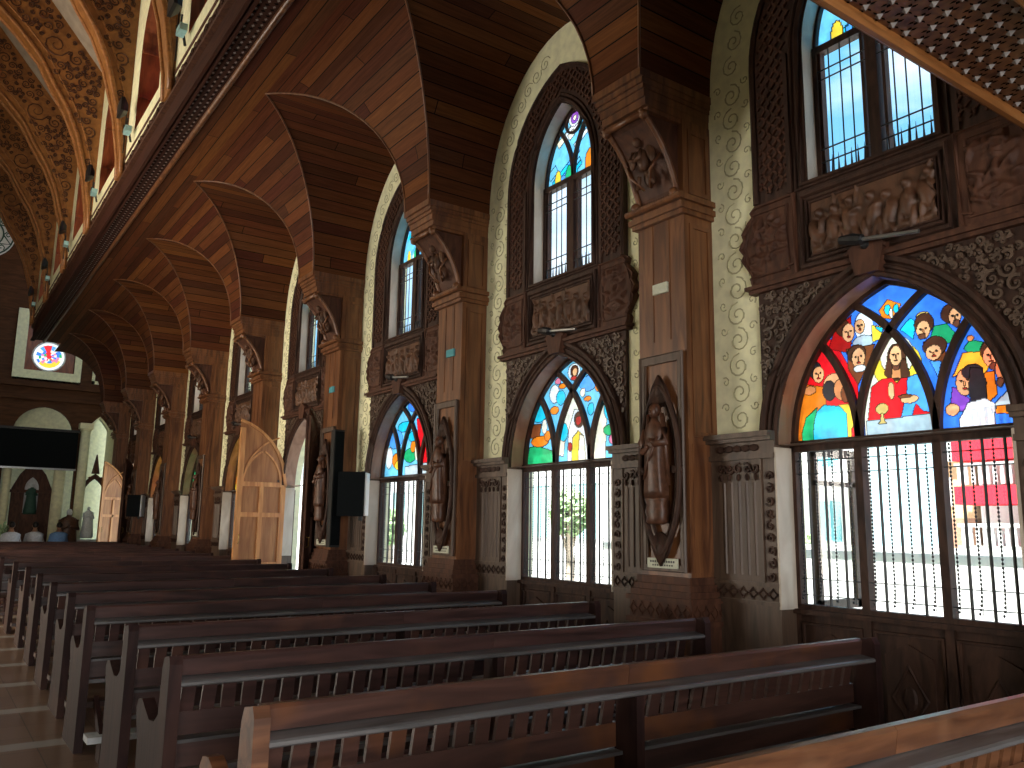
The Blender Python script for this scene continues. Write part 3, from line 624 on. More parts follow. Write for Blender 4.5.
def spandrel_scrolls():
    s = MB(); r = random.Random(3); T = in_arch(1.03, 2.25, 1.17); got = []
    for t_ in range(3000):
        u, z, q = r.uniform(.3, 1.0), r.uniform(2.36, 3.42), r.choice((.055, .045, .035, .028, .02))
        if u + q > 1.0 or z + q > 3.45 or any(hypot(u - a, z - b) < q + c_ - .008 for a, b, c_ in got): continue
        if any(T(u + q * cos(a), z + q * sin(a)) for a in (2.2, 3.14, 3.9, 4.7)): continue
        got.append((u, z, q))
    for u, z, q in got:
        a0, d = r.uniform(0, 6), r.choice((1, -1))
        for sg in (-1, 1):
            s.tube([(5.40, -sg * a, b) for a, b in spiral(u, z, q, 1.3, a0, d, 14)], [.015 - .0007 * i for i in range(15)], 4)
            if q > .03: s.ball((5.40, -sg * u, z), (.02, .012, .012), 6, 4)
    return s
def arch_mould():
    s = ring(.87, 2.2, 1.16, .13, 5.385, 5.44)
    for off, r in ((.01, .022), (.07, .016), (.13, .03)): s.tube([(5.38, -u, z) for u, z in arch(.87 + off, 2.2, 1.16 + off, 16)], r, 6)
    return s
def cornice():
    s = MB()
    for x, z0, z1, u in ((5.36, 3.44, 3.47, 1.07), (5.33, 3.47, 3.50, 1.09), (5.38, 3.50, 3.53, 1.05)): s.box(x, 5.46, -u, u, z0, z1)
    s.plate([[(-.09, 3.36), (.09, 3.36), (.14, 3.56), (0, 3.63), (-.14, 3.56)]], 5.31, 5.4)
    s.tube([(5.33, .16 - .32 * i / 10, 3.53 + .06 * sin(pi * i / 10)) for i in range(11)], .02, 6)
    return s
def relief(name, w_, h_, seed, kind, mat='relief wood'):
    """carved panel: a height field of figures or scrolls"""
    nx, ny = int(w_ / .0125), int(h_ / .0125); r = random.Random(seed); B = []
    if kind == 'figures':
        n = 7
        for i in range(n):
            u = -w_ / 2 + w_ * (i + .5) / n + r.uniform(-.02, .02); b = r.uniform(-.06, .02); lean = r.uniform(-.4, .4)
            B += [(u, b + .12, .028, .034, .03, 0), (u - lean * .08, b - .03, .05, .11, .028, lean), (u + .03, b + .02, .018, .07, .03, r.uniform(-1.2, 1.2)), (u - .05, b - .12, .02, .09, .022, r.uniform(-.5, .5)), (u + .04, b - .14, .02, .09, .022, r.uniform(-.5, .5))]
        for i in range(5): B.append((r.uniform(-w_ / 2, w_ / 2), r.uniform(.05, h_ / 2), .012, .16, .015, r.uniform(-.6, .6)))
        for i in range(8): B.append((r.uniform(-w_ / 2, w_ / 2), -h_ / 2 + .04, .07, .03, .014, 0))
    else:
        for i in range(34): B.append((r.uniform(-w_ / 2, w_ / 2) * .85, r.uniform(-h_ / 2, h_ / 2) * .85, r.uniform(.012, .022), r.uniform(.04, .09), r.uniform(.015, .03), r.uniform(-1.5, 1.5)))
    vs = []
    for j in range(ny + 1):
        for i in range(nx + 1):
            u, z = -w_ / 2 + w_ * i / nx, -h_ / 2 + h_ * j / ny; H = 0
            for bu, bz, su, sz, hh, a in B:
                d0, d1 = u - bu, z - bz; p, q = d0 * cos(a) + d1 * sin(a), -d0 * sin(a) + d1 * cos(a); t = 1 - (p / su) ** 2 - (q / sz) ** 2
                if t > 0: H = max(H, 1.7 * hh * sqrt(t))
            vs.append((-H, -u, z))
    s = MB(); s.add(vs, [(j * (nx + 1) + i, j * (nx + 1) + i + 1, (j + 1) * (nx + 1) + i + 1, (j + 1) * (nx + 1) + i) for j in range(ny) for i in range(nx)])
    return s.mesh(name, mat, True)
def mid_panel():
    s = MB(); s.plate([[(-.62, 3.50), (.62, 3.50), (.62, 4.2), (-.62, 4.2)]], 5.41, 5.46)
    for d, r in ((.03, .028), (.075, .018), (.105, .012)):
        s.tube([(5.40, -u, z) for u, z in ((-.6 + d, 3.53 + d), (.6 - d, 3.53 + d), (.6 - d, 4.17 - d), (-.6 + d, 4.17 - d))], r, 6, closed=True)
    return s
def side_outline(sg, g=0):
    p = [(.62 + g, 3.50 + g), (1.10 - g, 3.50 + g), (1.12 - g, 3.56 + g), (1.09 - g, 3.60), (1.15 - g, 3.68), (1.21 - g, 3.76), (1.18 - g, 3.80), (1.23 - g, 3.86), (1.18 - g, 3.93), (1.20 - g, 3.98), (1.13 - g, 4.06), (1.08 - g, 4.10), (1.10 - g, 4.16 - g), (1.05 - g, 4.2 - g), (.62 + g, 4.2 - g)]
    return [(sg * (.62 + (u - .62) * .92), z) for u, z in p]
def side_panel(sg):
    s = MB(); s.plate([side_outline(sg)], 5.40, 5.452); s.tube([(5.395, -u, z) for u, z in side_outline(sg, .02)], .018, 5, closed=True)
    s.tube([(5.395, -u, z) for u, z in [(sg * .7, 3.58), (sg * 1.05, 3.58), (sg * 1.12, 3.86), (sg * 1.03, 4.12), (sg * .7, 4.12)]], .012, 5, closed=True)
    s.tube([(5.39, -sg * u, z) for u, z in ((.72, 3.6), (.64, 3.62))], .01, 4); return s
def wainscot():
    s = MB()
    for sg in (-1, 1):
        a, b = sorted((-sg * .87, -sg * 1.52))
        s.box(5.36, 5.46, a, b, 0, 2.14)
        s.box(5.46, 5.62, *sorted((-sg * .87, -sg * .90)), 0, 2.14)
        for x, z0, z1, e in ((5.33, 2.1, 2.14, .0), (5.35, 2.14, 2.24, 0), (5.30, 2.24, 2.27, .015), (5.27, 2.27, 2.31, .03)): s.box(x, 5.6 if z1 < 2.25 else 5.44, min(a, b) - (e if sg > 0 else 0), max(a, b) + (e if sg < 0 else 0), z0, z1)
        s.box(5.34, 5.37, a, b, .98, 1.01); s.box(5.34, 5.37, a, b, 1.12, 1.15); s.box(5.33, 5.37, a, b, 0, .12)
        for i in range(5): y = -sg * (1.08 + .075 * i); s.tube([(5.362, y, 1.2), (5.362, y, 1.92)], .014, 5)
        s.box(5.345, 5.37, *sorted((-sg * 1.0, -sg * 1.015)), 1.15, 2.1)
    return s
def wainscot_carving():
    s = MB()
    for sg in (-1, 1):
        for i in range(5):
            y = -sg * (1.06 + .085 * i); s.tube([(5.35, y + a, z) for a, z in spiral(0, 2.03, .045, 1.2, i, 1 if i % 2 else -1, 10)], .012, 4); s.ball((5.35, y, 1.96), (.02, .012, .03), 5, 4)
            s.ball((5.345, y, 2.19), (.02, .05, .03), 6, 4)
        for i in range(9): z = 1.2 + .095 * i; s.tube([(5.35, -sg * .935 + a, b) for a, b in spiral(0, z, .042, 1.2, i * 2, 1 if i % 2 else -1, 9)], .01, 4)
        for i in range(7): y = -sg * (.93 + .095 * i); s.tube([(5.35, y - .04, 1.065), (5.35, y, 1.105), (5.35, y + .04, 1.065), (5.35, y, 1.025)], .009, 4, closed=True)
    return s
def sill_panel():
    s = MB(); s.box(5.56, 5.66, -.87, .87, 0, .96)
    for l_ in (-.58, 0, .58):
        s.tube([(5.555, l_ + a, z) for a, z in ((-.24, .12), (.24, .12), (.24, .86), (-.24, .86))], .02, 5, closed=True)
        s.plate([[(l_ - .17, .2), (l_ + .17, .2), (l_ + .17, .72), (l_, .80), (l_ - .17, .72)]], 5.54, 5.565)
        s.tube([(5.54, l_ + a, z) for a, z in ((-.12, .45), (0, .66), (.12, .45), (0, .26))], .014, 5, closed=True); s.ball((5.54, l_, .45), (.02, .05, .08), 8, 5)
    for m in (-.87, -.29, .29, .87): s.box(5.54, 5.6, m - .03, m + .03, 0, .96)
    s.box(5.5, 5.6, -.87, .87, .93, .965)
    return s
SUR = [('upper_surround', upper_surround().mesh('upper_surround', 'dark carved wood')), ('lattice_panel', upper_lattice().mesh('lattice_panel', 'mid carved wood')),
       ('upper_reveal', reveal(UP, 5.41, 5.6, 4.25).mesh('upper_reveal', 'reveal wood')), ('spandrel_panel', spandrel().mesh('spandrel_panel', 'dark carved wood')),
       ('spandrel_carving', spandrel_scrolls().mesh('spandrel_carving', 'weathered wood')), ('arch_moulding', arch_mould().mesh('arch_moulding', 'dark carved wood')),
       ('arch_reveal', reveal(LO, 5.385, 5.6, 2.2).mesh('arch_reveal', 'arch reveal wood')), ('jamb_lining', jambs().mesh('jamb_lining', 'reveal wood')), ('cornice', cornice().mesh('cornice', 'mid carved wood')), ('middle_panel', mid_panel().mesh('middle_panel', 'dark carved wood')),
       ('side_panel', side_panel(-1).mesh('side_panel', 'mid carved wood')), ('side_panel', side_panel(1).mesh('side_panel', 'mid carved wood')),
       ('wainscot', wainscot().mesh('wainscot', 'weathered wood')), ('wainscot_carving', wainscot_carving().mesh('wainscot_carving', 'dark carved wood'))]
SP = sill_panel().mesh('sill_panel', 'dark carved wood')
RF = [relief('carved_scene', .98, .44, 11 + i, 'figures') for i in range(3)]; RS = [relief('carved_foliage', .36, .5, 31 + i, 'leaf', 'mid carved wood') for i in range(2)]
def cream_scrolls():
    s = MB()
    for sg in (-1, 1):
        z = 2.45; i = 0
        while z < 5.4:
            s.tube([(5.449, -sg * 1.26 + a, b) for a, b in spiral(0, z, .11, 1.5, pi / 2, 1 if i % 2 else -1, 18)], .009, 3)
            for q in (-1, 1): s.tube([(5.449, -sg * 1.26 + q * .15 + a, b) for a, b in spiral(0, z + .1, .045, 1.1, i, q, 9)], .007, 3)
            z += .22; i += 1
        for i in range(9):
            t = .12 + 1.3 * i / 9; u, z = 1.26 * cos(t), 5.4 + 1.58 * sin(t); s.tube([(5.449, -sg * u + a, b) for a, b in spiral(0, z, .1, 1.5, t + 1.5, 1 if i % 2 else -1, 14)], .008, 3)
    return s
CS = cream_scrolls().mesh('plaster_scrolls', 'scroll plaster')
for k in range(-1, NB):
    root = tag(empty('trim_%d' % (40 + k), (0, cy(k), 0)), kind='structure')
    for n_, me in SUR: part(n_, me, root)
    part('plaster_scrolls', CS, root)
    if k not in DOORS: part('sill_panel', SP, root)
    part('carved_scene', RF[k % 3], root, (5.405, 0, 3.85)); part('carved_foliage', RS[0], root, (5.398, .88, 3.85)); part('carved_foliage', RS[1], root, (5.398, -.88, 3.85))
# ---------------------------------------------------------------- pillars against the right wall
PROF = [(4.645, 5.065), (4.74, 5.0), (4.83, 4.91), (4.91, 4.81), (4.975, 4.70), (5.03, 4.58), (5.07, 4.47), (5.08, 4.38)]
def shaft():
    s = MB(); s.box(5.1, 5.46, -.28, .28, 0, 5.1)
    s.plate([[(5.16, 2.3), (5.42, 2.3), (5.42, 4.15), (5.16, 4.15)], [(5.2, 2.34), (5.38, 2.34), (5.38, 4.11), (5.2, 4.11)]], -.292, -.278, T=lambda u, z, x: (u, x, z))
    s.plate([[(5.16, 4.42), (5.42, 4.42), (5.42, 5.02), (5.16, 5.02)], [(5.2, 4.46), (5.38, 4.46), (5.38, 4.98), (5.2, 4.98)]], -.292, -.278, T=lambda u, z, x: (u, x, z))
    for y in (-.1, .1): s.box(5.092, 5.1, y - .006, y + .006, 3.15, 4.22)
    for x in (5.14,): s.box(x, 5.44, -.286, -.28, 1.2, 2.24)
    return s
def cap():
    s = MB()
    for x, h, z0, z1 in ((4.70, .265, 5.06, 5.10), (4.66, .275, 5.10, 5.17), (4.64, .28, 5.17, 5.24), (4.62, .29, 5.24, 5.28), (4.60, .30, 5.28, 5.33), (4.57, .31, 5.33, 5.40)): s.box(x, 5.47, -h, h, z0, z1)
    return s
def neck():
    s = MB()
    for x, h, z0, z1 in ((5.05, .31, 4.22, 4.26), (5.02, .33, 4.26, 4.31), (5.05, .30, 4.31, 4.34), (5.0, .33, 4.34, 4.39)): s.box(x, 5.47, -h, h, z0, z1)
    s.tube([(5.01, -.34, 4.365), (5.01, .34, 4.365)], .03, 8); return s
def corbel():
    s = MB(); P = PROF + [(5.12, 4.38), (5.12, 5.07)]
    s.plate([P], -.22, .22, T=lambda u, z, x: (u, x, z)); return s
def corbel_beams():
    s = MB()
    for y in (-.235, .235): s.tube([(x - .008, y, z) for x, z in PROF], .026, 8); s.ball((5.03, y, 4.41), .05, 8, 6); s.ball((4.68, y, 5.03), .045, 8, 6)
    s.tube([(4.665, -.24, 5.04), (4.665, .24, 5.04)], .03, 6)
    for y in (-.2, .2): s.tube([(4.9, y, 4.75), (4.86, y * .6, 4.62), (4.95, y * .2, 4.5)], .014, 5)
    return s
def angel():
    s = MB(); s.ball((4.82, 0, 4.90), (.045, .04, .05), 8, 6); s.ball((4.90, 0, 4.76), (.06, .055, .11), 8, 6); s.ball((4.98, 0, 4.62), (.05, .06, .1), 8, 6)
    for sg in (-1, 1):
        s.ball((4.89, sg * .1, 4.80), (.03, .045, .11), 8, 5, Matrix.Rotation(sg * .35, 3, 'X')); s.tube([(4.82, sg * .05, 4.82), (4.79, sg * .06, 4.74), (4.80, 0, 4.72)], .018, 6)
        s.tube([(4.9, sg * .05, 4.62), (4.93, sg * .1, 4.52)], .02, 5)
    return s
def base_():
    s = MB()
    for x, h, z0, z1 in ((4.98, .38, 0, .16), (5.02, .35, .16, .78), (4.99, .37, .78, .82), (5.02, .35, .82, .96), (4.99, .37, .96, 1.0), (5.02, .34, 1.0, 1.05), (5.04, .32, 1.05, 1.1), (5.06, .30, 1.1, 1.16)): s.box(x, 5.47, -h, h, z0, z1)
    for i in range(7):
        y = -.3 + .1 * i; s.tube([(5.012, y - .04, .89), (5.012, y, .94), (5.012, y + .04, .89), (5.012, y, .84)], .01, 4, closed=True)
    for i in range(4):
        x = 5.08 + .1 * i; s.tube([(x - .04, -.355, .89), (x, -.355, .94), (x + .04, -.355, .89), (x, -.355, .84)], .01, 4, closed=True)
    return s
def niche():
    s = MB(); s.plate([[(-.24, 1.2), (.24, 1.2), (.24, 3.02), (-.24, 3.02)], [(-.2, 1.25), (.2, 1.25), (.2, 2.95), (-.2, 2.95)]], 5.07, 5.1)
    s.tube([(5.07, -u, z) for u, z in ((-.245, 1.2), (.245, 1.2), (.245, 3.02), (-.245, 3.02))], .014, 5, closed=True)
    s.tube([(5.085, -u, z) for u, z in ((-.195, 1.25), (.195, 1.25), (.195, 2.95), (-.195, 2.95))], .01, 5, closed=True); return s
PM = [('shaft', shaft().mesh('shaft', 'pillar wood')), ('capital', cap().mesh('capital', 'pillar wood')), ('neck_moulding', neck().mesh('neck_moulding', 'pillar wood')),
      ('corbel', corbel().mesh('corbel', 'mid carved wood')), ('corbel_scroll', corbel_beams().mesh('corbel_scroll', 'pillar wood', True)), ('carved_angel', angel().mesh('carved_angel', 'relief wood', True)),
      ('base', base_().mesh('base', 'mid carved wood')), ('panel_frame', niche().mesh('panel_frame', 'weathered wood'))]
ORD = ['first', 'second', 'third', 'fourth', 'fifth', 'sixth', 'seventh', 'eighth', 'ninth', 'tenth', 'eleventh', 'twelfth', 'thirteenth', 'fourteenth', 'fifteenth', 'sixteenth', 'seventeenth', 'eighteenth', 'nineteenth', 'twentieth']
# station of the cross: oval frame with a robed figure on a pedestal
def oval(rx, rz, n=40, pw=1.0):
    out = []
    for i in range(n):
        a = 2 * pi * i / n; z = rz * sin(a); out.append((rx * cos(a), z + (.06 * (abs(sin(a)) ** 14) * (1 if z > 0 else -1))))
    return out
def st_frame():
    s = MB()
    for rx, rz, r, x in ((.225, .64, .026, 5.045), (.175, .56, .014, 5.06)): s.tube([(x, a, 2.04 + b) for a, b in oval(rx, rz)], r, 6, closed=True, up=(1, 0, 0))
    for sg in (-1, 1):
        s.plate([[(-.12, sg * .58), (0, sg * .52), (.12, sg * .58), (.07, sg * .70), (0, sg * .80), (-.07, sg * .70)]], 5.03, 5.07, T=lambda u, z, x: (x, u, 2.04 + z))
        s.ball((5.045, 0, 2.04 + sg * .66), (.03, .05, .06), 8, 6); s.box(5.03, 5.07, sg * .2 - .05, sg * .2 + .05, 2.0, 2.06)
    return s
def figure(seed=0):
    s = MB(); n = 18; rings = []
    for z, a, b, dx in ((1.80, .115, .07, 0), (1.86, .12, .075, 0), (2.0, .105, .07, .005), (2.14, .10, .07, .01), (2.26, .095, .065, .012), (2.34, .105, .06, .012), (2.40, .09, .055, .01), (2.44, .04, .035, .01), (2.47, .03, .03, .01)):
        f = max(0, (2.42 - z)) * .3
        rings.append([Vector((5.0 - dx - b * cos(t) * (1 + f * cos(9 * t + seed)), a * sin(t) * (1 + f * cos(7 * t + seed)), z)) for t in [2 * pi * i / n for i in range(n)]])
    s.loft(rings); s.ball((4.98, 0, 2.52), (.047, .042, .06), 10, 8); s.ball((5.0, 0, 2.535), (.052, .052, .062), 10, 8)
    s.ball((4.932, 0, 2.515), (.012, .008, .014), 6, 4)
    s.tube([(5.0, .075, 2.5), (5.01, .095, 2.3), (5.02, .12, 1.9)], [.02, .03, .02], 6); s.tube([(5.0, -.075, 2.5), (5.01, -.095, 2.3), (5.02, -.12, 1.9)], [.02, .03, .02], 6)
    for sg, hz in ((-1, 2.24), (1, 2.18)):
        s.tube([(5.0, sg * .1, 2.37), (4.97, sg * .13, 2.25), (4.92, sg * .07, hz), (4.915, sg * .02, hz + .03)], [.036, .04, .03, .018], 7); s.ball((4.91, sg * .015, hz + .035), (.02, .018, .022), 6, 4)
    s.tube([(4.93, -.09, 2.3), (4.92, 0, 2.12), (4.94, .08, 1.95)], .014, 5); return s
def pedestal():
    s = MB(); rings = []
    for z, r in ((1.58, .07), (1.60, .11), (1.64, .10), (1.68, .115), (1.74, .10), (1.78, .12), (1.80, .12)): rings.append([Vector((5.0 - .6 * r * cos(t), r * sin(t), z)) for t in [2 * pi * i / 14 for i in range(14)]])
    s.loft(rings); s.box(5.0, 5.1, -.06, .06, 1.6, 1.78); return s
def cut_in(s, d): return s
SF, SG, SPD = st_frame().mesh('oval_frame', 'dark carved wood', True), [figure(i).mesh('robed_figure', 'statue bronze', True) for i in range(2)], pedestal().mesh('pedestal', 'statue bronze', True)
name_pl = MB(); name_pl.box(5.055, 5.07, -.17, .17, 1.225, 1.305); name_pl.cur = 1
for i in range(11): name_pl.box(5.053, 5.056, -.14 + .026 * i, -.124 + .026 * i, 1.27, 1.287)
for i in range(9): name_pl.box(5.053, 5.056, -.12 + .027 * i, -.105 + .027 * i, 1.242, 1.255)
NP = name_pl.mesh('name_plate', ['plate white', 'plate ink'])
where = ['beside the nearest window', 'between the two nearest stained windows', 'right of the hanging box loudspeaker window', 'behind the tall black column speaker', 'left of the open door leaf', 'far down the aisle', 'far down the aisle, two before the altar wall', 'by the far open door', 'next to the altar wall', 'at the altar wall']
for j, k in enumerate(range(-1, 8)):
    y = 5.0 + BAY * k; root = empty('wooden_pillar', (0, y, 0))
    if k == -1: lb = 'panelled wooden pillar just outside the right edge of the view'
    elif k == 0: lb = 'nearest tall wooden pillar, between the Last Supper window and the next window'
    else: lb = '%s wooden pillar from the right, with carved capital, against the aisle wall' % ORD[k]
    tag(root, lb, 'pillar', 'wooden pillars along the aisle wall')
    for n_, me in PM:
        q = part(n_, me, cb if n_ in ('corbel_scroll', 'carved_angel') else root)
        if n_ == 'corbel': cb = q
    if k < 0: continue
    st = empty('oval_relief_station', (0, y, 0))
    tag(st, 'oval carved frame with robed figure on the %s' % ('nearest pillar' if k == 0 else '%s pillar from the right' % ORD[k]), 'relief', 'oval reliefs on the pillars')
    part('oval_frame', SF, st); part('robed_figure', SG[k % 2], st); part('pedestal', SPD, st)
    if k < 5:
        q = tag(bpy.data.objects.new('name_plate', NP), 'small pale lettered plate under the oval relief of the %s pillar from the right' % ORD[k], 'plate', 'lettered plates under the reliefs'); COL.objects.link(q); q.location = (0, y, 0)
    if k < 3:
        pl = MB(); pl.box(5.075, 5.10, -.085, .085, 3.57, 3.66)
        q = pl.build('wall_plate', 'plate white' if k == 0 else 'teal glass'); q.location = (0, y + (0 if k == 0 else -.05), 0)
        tag(q, ['small blank white plate high on the nearest pillar', 'small greenish plate high on the second pillar', 'small greenish plate high on the third pillar'][k], 'plate')
# ---------------------------------------------------------------- doors
def leaf(sgn=1):
    R = (.87 ** 2 + 1.16 ** 2) / (2 * .87); s = MB()
    top = [(.87 * i / 12, 2.2 + sqrt(max(0, R * R - (.87 * i / 12 - R) ** 2))) for i in range(13)]
    T = lambda u, z, x: (-u, x, z)
    s.plate([[(0, 0), (.87, 0)] + top[::-1]], .03, .045, T=T); f = MB()
    for x0, x1, z0, z1 in ((0, .09, 0, 2.2), (.78, .87, 0, 3.2), (.40, .47, .1, 2.2), (.09, .78, 0, .16), (.09, .78, .75, .83), (.09, .78, 1.62, 1.70), (.09, .78, 2.16, 2.24)): f.box(-x1, -x0, -.005, .07, z0, z1)
    f.tube([(-x, .022, z - .03) for x, z in top], .035, 4, up=(0, 1, 0))
    for c, sg in ((0.09, 1), (.78, -1)):
        f.tube([(-(c + sg * (.7 - .7 * cos(a))), .022, 2.2 + .7 * sin(a)) for a in [1.0 * i / 8 for i in range(9)]], .022, 4, up=(0, 1, 0))
    f.tube([(-(.78 - .9 + .9 * cos(a)), .022, 2.2 + .9 * sin(a)) for a in [1.25 * i / 8 for i in range(9)]], .02, 4, up=(0, 1, 0))
    return s, f
ls, lf_ = leaf(); LM, LFM = ls.mesh('leaf_board', 'door panel wood'), lf_.mesh('leaf_frame', 'door wood')
LMD, LFD = ls.mesh('leaf_board', 'mid carved wood'), lf_.mesh('leaf_frame', 'mid carved wood')  # near leaves in darker wood: their unlit side put into the colour
HD = MB().tube([(-.80, -.01, 1.15), (-.80, -.05, 1.17), (-.80, -.05, 1.3), (-.80, -.01, 1.32)], .009, 6).mesh('door_handle', 'brass', True)
dn = 0
for k in DOORS:
    for y, rz, in ((cy(k) + .84, -.03 if k == 3 else .45), (cy(k) - .84, .92)):
        dn += 1; root = tag(empty('door_%d' % dn, (5.42, y, 0.02), rz), kind='structure')
        dk = rz > .5; part('leaf_board', LMD if dk else LM, root); part('leaf_frame', LFD if dk else LFM, root); part('door_handle', HD, root)
# ---------------------------------------------------------------- pews
def end_panel():
    P = [(0, 0), (-.0, .93), (.02, .965), (.10, .95), (.125, .90), (.14, .70), (.2, .66), (.3, .65), (.39, .685), (.46, .715), (.53, .705), (.565, .66), (.54, .59), (.50, .53), (.48, .3), (.5, .1), (.54, 0)]
    s = MB(); s.plate([P], 0, .055, T=lambda u, z, x: (x, u, z)); return s
def mid_support():
    P = [(0.01, 0), (.01, .83), (.14, .83), (.16, .5), (.5, .42), (.5, 0)]
    return MB().plate([P], 0, .045, T=lambda u, z, x: (x, u, z))
EP, MS = end_panel().mesh('end_panel', 'pew panel wood'), mid_support().mesh('middle_support', 'pew panel wood')
EPH = end_panel().mesh('end_panel', 'honey pew wood')
def pew(x0, x1, xm, y, label, honey=False, pale=False, seed=0):
    root = tag(empty('church_pew', (x0, y, 0)), label, 'pew', 'wooden pews facing the altar'); L_ = x1 - x0; r = random.Random(seed); hw = ('pew wood', 'reddish pew wood', 'honey pew wood')[honey]
    part('end_panel', EPH if honey else EP, root); part('end_panel', EP, root, (L_ - .055, 0, 0)); part('middle_support', MS, root, (xm - x0, 0, 0))
    for a, b in ((.05, xm - x0 + .02), (xm - x0 + .022, L_ - .05)):
        t = MB(); t.loft([[Vector((x, .085, .868)), Vector((x, .075, .94)), Vector((x, .085, .953)), Vector((x, .115, .953)), Vector((x, .128, .94)), Vector((x, .125, .868))] for x in (a, b)])
        t.build('top_rail', hw, root)
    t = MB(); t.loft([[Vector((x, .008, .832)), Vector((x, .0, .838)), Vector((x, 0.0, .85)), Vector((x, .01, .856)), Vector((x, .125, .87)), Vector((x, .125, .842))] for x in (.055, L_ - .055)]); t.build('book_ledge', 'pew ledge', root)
    t = MB(); x = .09
    while x < L_ - .12:
        w_ = .062
        if not (xm - x0 - .07 < x < xm - x0 + .045):
            j = r.uniform(-.004, .004); t.loft([[Vector((x + j, .115, .845)), Vector((x + w_ + j, .115, .845)), Vector((x + w_ + j, .135, .845)), Vector((x + j, .135, .845))], [Vector((x, .15, .69)), Vector((x + w_, .15, .69)), Vector((x + w_, .17, .69)), Vector((x, .17, .69))]])
        if t.v and (x <= xm - x0 + .045 < x + .094 + .0 or x + .094 >= L_ - .12): t.build('slatted_back', hw, root); t = MB()
        x += .094
    t = MB(); t.box(.055, L_ - .055, .145, .175, .60, .70); t.build('lower_rail', hw, root)
    t = MB(); t.box(.055, L_ - .055, .155, .185, .46, .575); t.build('back_board', hw, root)
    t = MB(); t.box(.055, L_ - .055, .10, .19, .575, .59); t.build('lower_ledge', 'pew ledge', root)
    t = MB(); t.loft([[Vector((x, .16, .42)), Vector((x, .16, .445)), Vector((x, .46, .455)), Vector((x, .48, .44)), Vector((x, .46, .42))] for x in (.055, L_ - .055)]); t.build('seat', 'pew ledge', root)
    t = MB(); t.box(.02, L_ - .02, -.36, -.2, .13, .17)
    kn = t.build('kneeler', 'kneeler vinyl' if pale else 'pew wood', root)
    for x in (.1, xm - x0 + .02, L_ - .12): t = MB(); t.plate([[(-.34, 0), (-.22, 0), (-.22, .12), (.03, .3), (.03, .36), (-.36, .13)]], x, x + .03, T=lambda u, z, x_: (x_, u, z)).build('kneeler_bracket', 'pew panel wood', kn)
    return root
PEWS = [(1.0, 4.46, 2.54, 1.455), (.945, 4.475, 2.62, 2.745), (.965, 4.42, 2.7, 3.93), (1.04, 4.56, 2.8, 5.2), (1.02, 4.55, 2.75, 6.50), (1.06, 4.48, 2.8, 7.68), (1.09, 4.58, 2.8, 9.02), (1.13, 4.55, 2.85, 10.5), (1.16, 4.55, 2.85, 12.0), (1.15, 4.6, 2.8, 13.5)]
for j in range(9): PEWS.append((1.1 + .02 * (j % 3), 4.66, 2.8, 15.1 + 1.3 * j))
near = ['nearest pew, cut off by the bottom edge, with a honey-worn top rail', 'second nearest dark pew, with honey-coloured left end panel', 'dark pew in third row from the front of the view', 'dark pew in fourth row, its left end beside the aisle', 'dark pew in fifth row, with a pale kneeler board showing at its left foot']
for i, (x0, x1, xm, y) in enumerate(PEWS):
    pew(x0, x1, xm, y, near[i] if i < 5 else 'dark slatted pew in the %s row from the camera' % ORD[i], honey=max(0, 2 - i), pale=i == 4, seed=i)
# ---------------------------------------------------------------- loudspeakers and lamps on the wall
def speaker(x0, y, far=False):
    root = empty('box_loudspeaker', (x0, y, 1.96), -.62); tag(root, 'black box loudspeaker hung %s' % ('far down the aisle wall, near the far door' if far else 'left of the third window from the right'), 'loudspeaker')
    MB().box(-.2, .19, -.12, .14, -.30, .30).build('cabinet', 'white paint', root); g = MB(); g.box(-.205, .17, -.145, -.12, -.31, .31)
    g.build('grille', 'black cloth', root); MB().tube([(.1, 0, -.3), (.1, 0, -.37)], .03, 8).build('socket', 'black iron', root); MB().tube([(.0, .1, .2), (.15, .24, .2)], .025, 6).build('bracket', 'black iron', root)
speaker(5.02, 11.0); speaker(5.1, 26.0, True)
def column_speaker(y, x, far=False):
    root = empty('column_loudspeaker', (x, y, 1.2)); tag(root, 'tall narrow black column loudspeaker on %s' % ('a far pillar' if far else 'the pillar left of the third window from the right'), 'loudspeaker')
    MB().box(0, .16, .02, .15, 0, 1.75).build('cabinet', 'black iron', root); MB().box(.01, .15, .0, .02, .03, 1.72).build('grille', 'black cloth', root)
    MB().tube([(.1, .08, .9), (.22, .12, .9)], .025, 6).build('bracket', 'black iron', root)
column_speaker(11.72, 5.0); column_speaker(29.4, 5.02, True)
for k in range(0, 6):
    if k == 3: continue
    root = empty('spotlight', (5.33, cy(k), 3.6)); tag(root, 'small black picture spotlight on a grey stem above %s' % ['the Last Supper window', 'the second window from the right', 'the third window from the right', '', 'the window left of the open door', 'a far window'][k], 'lamp', 'spotlights above the windows')
    b = MB(); b.ball((-.02, .0, -.03), .035, 8, 6); b.tube([(-.02, 0, -.03), (-.08, .03, .03)], .018, 6); b.build('swivel_mount', 'black iron', root)
    MB().tube([(-.10, .14, .02), (-.10, .04, .0), (-.10, -.03, -.02)], [.03, .045, .04], 8).build('lamp_head', 'black iron', root)
    MB().tube([(-.09, -.03, -.015), (-.06, -.42, -.06)], .016, 6).build('stem', 'steel', root)
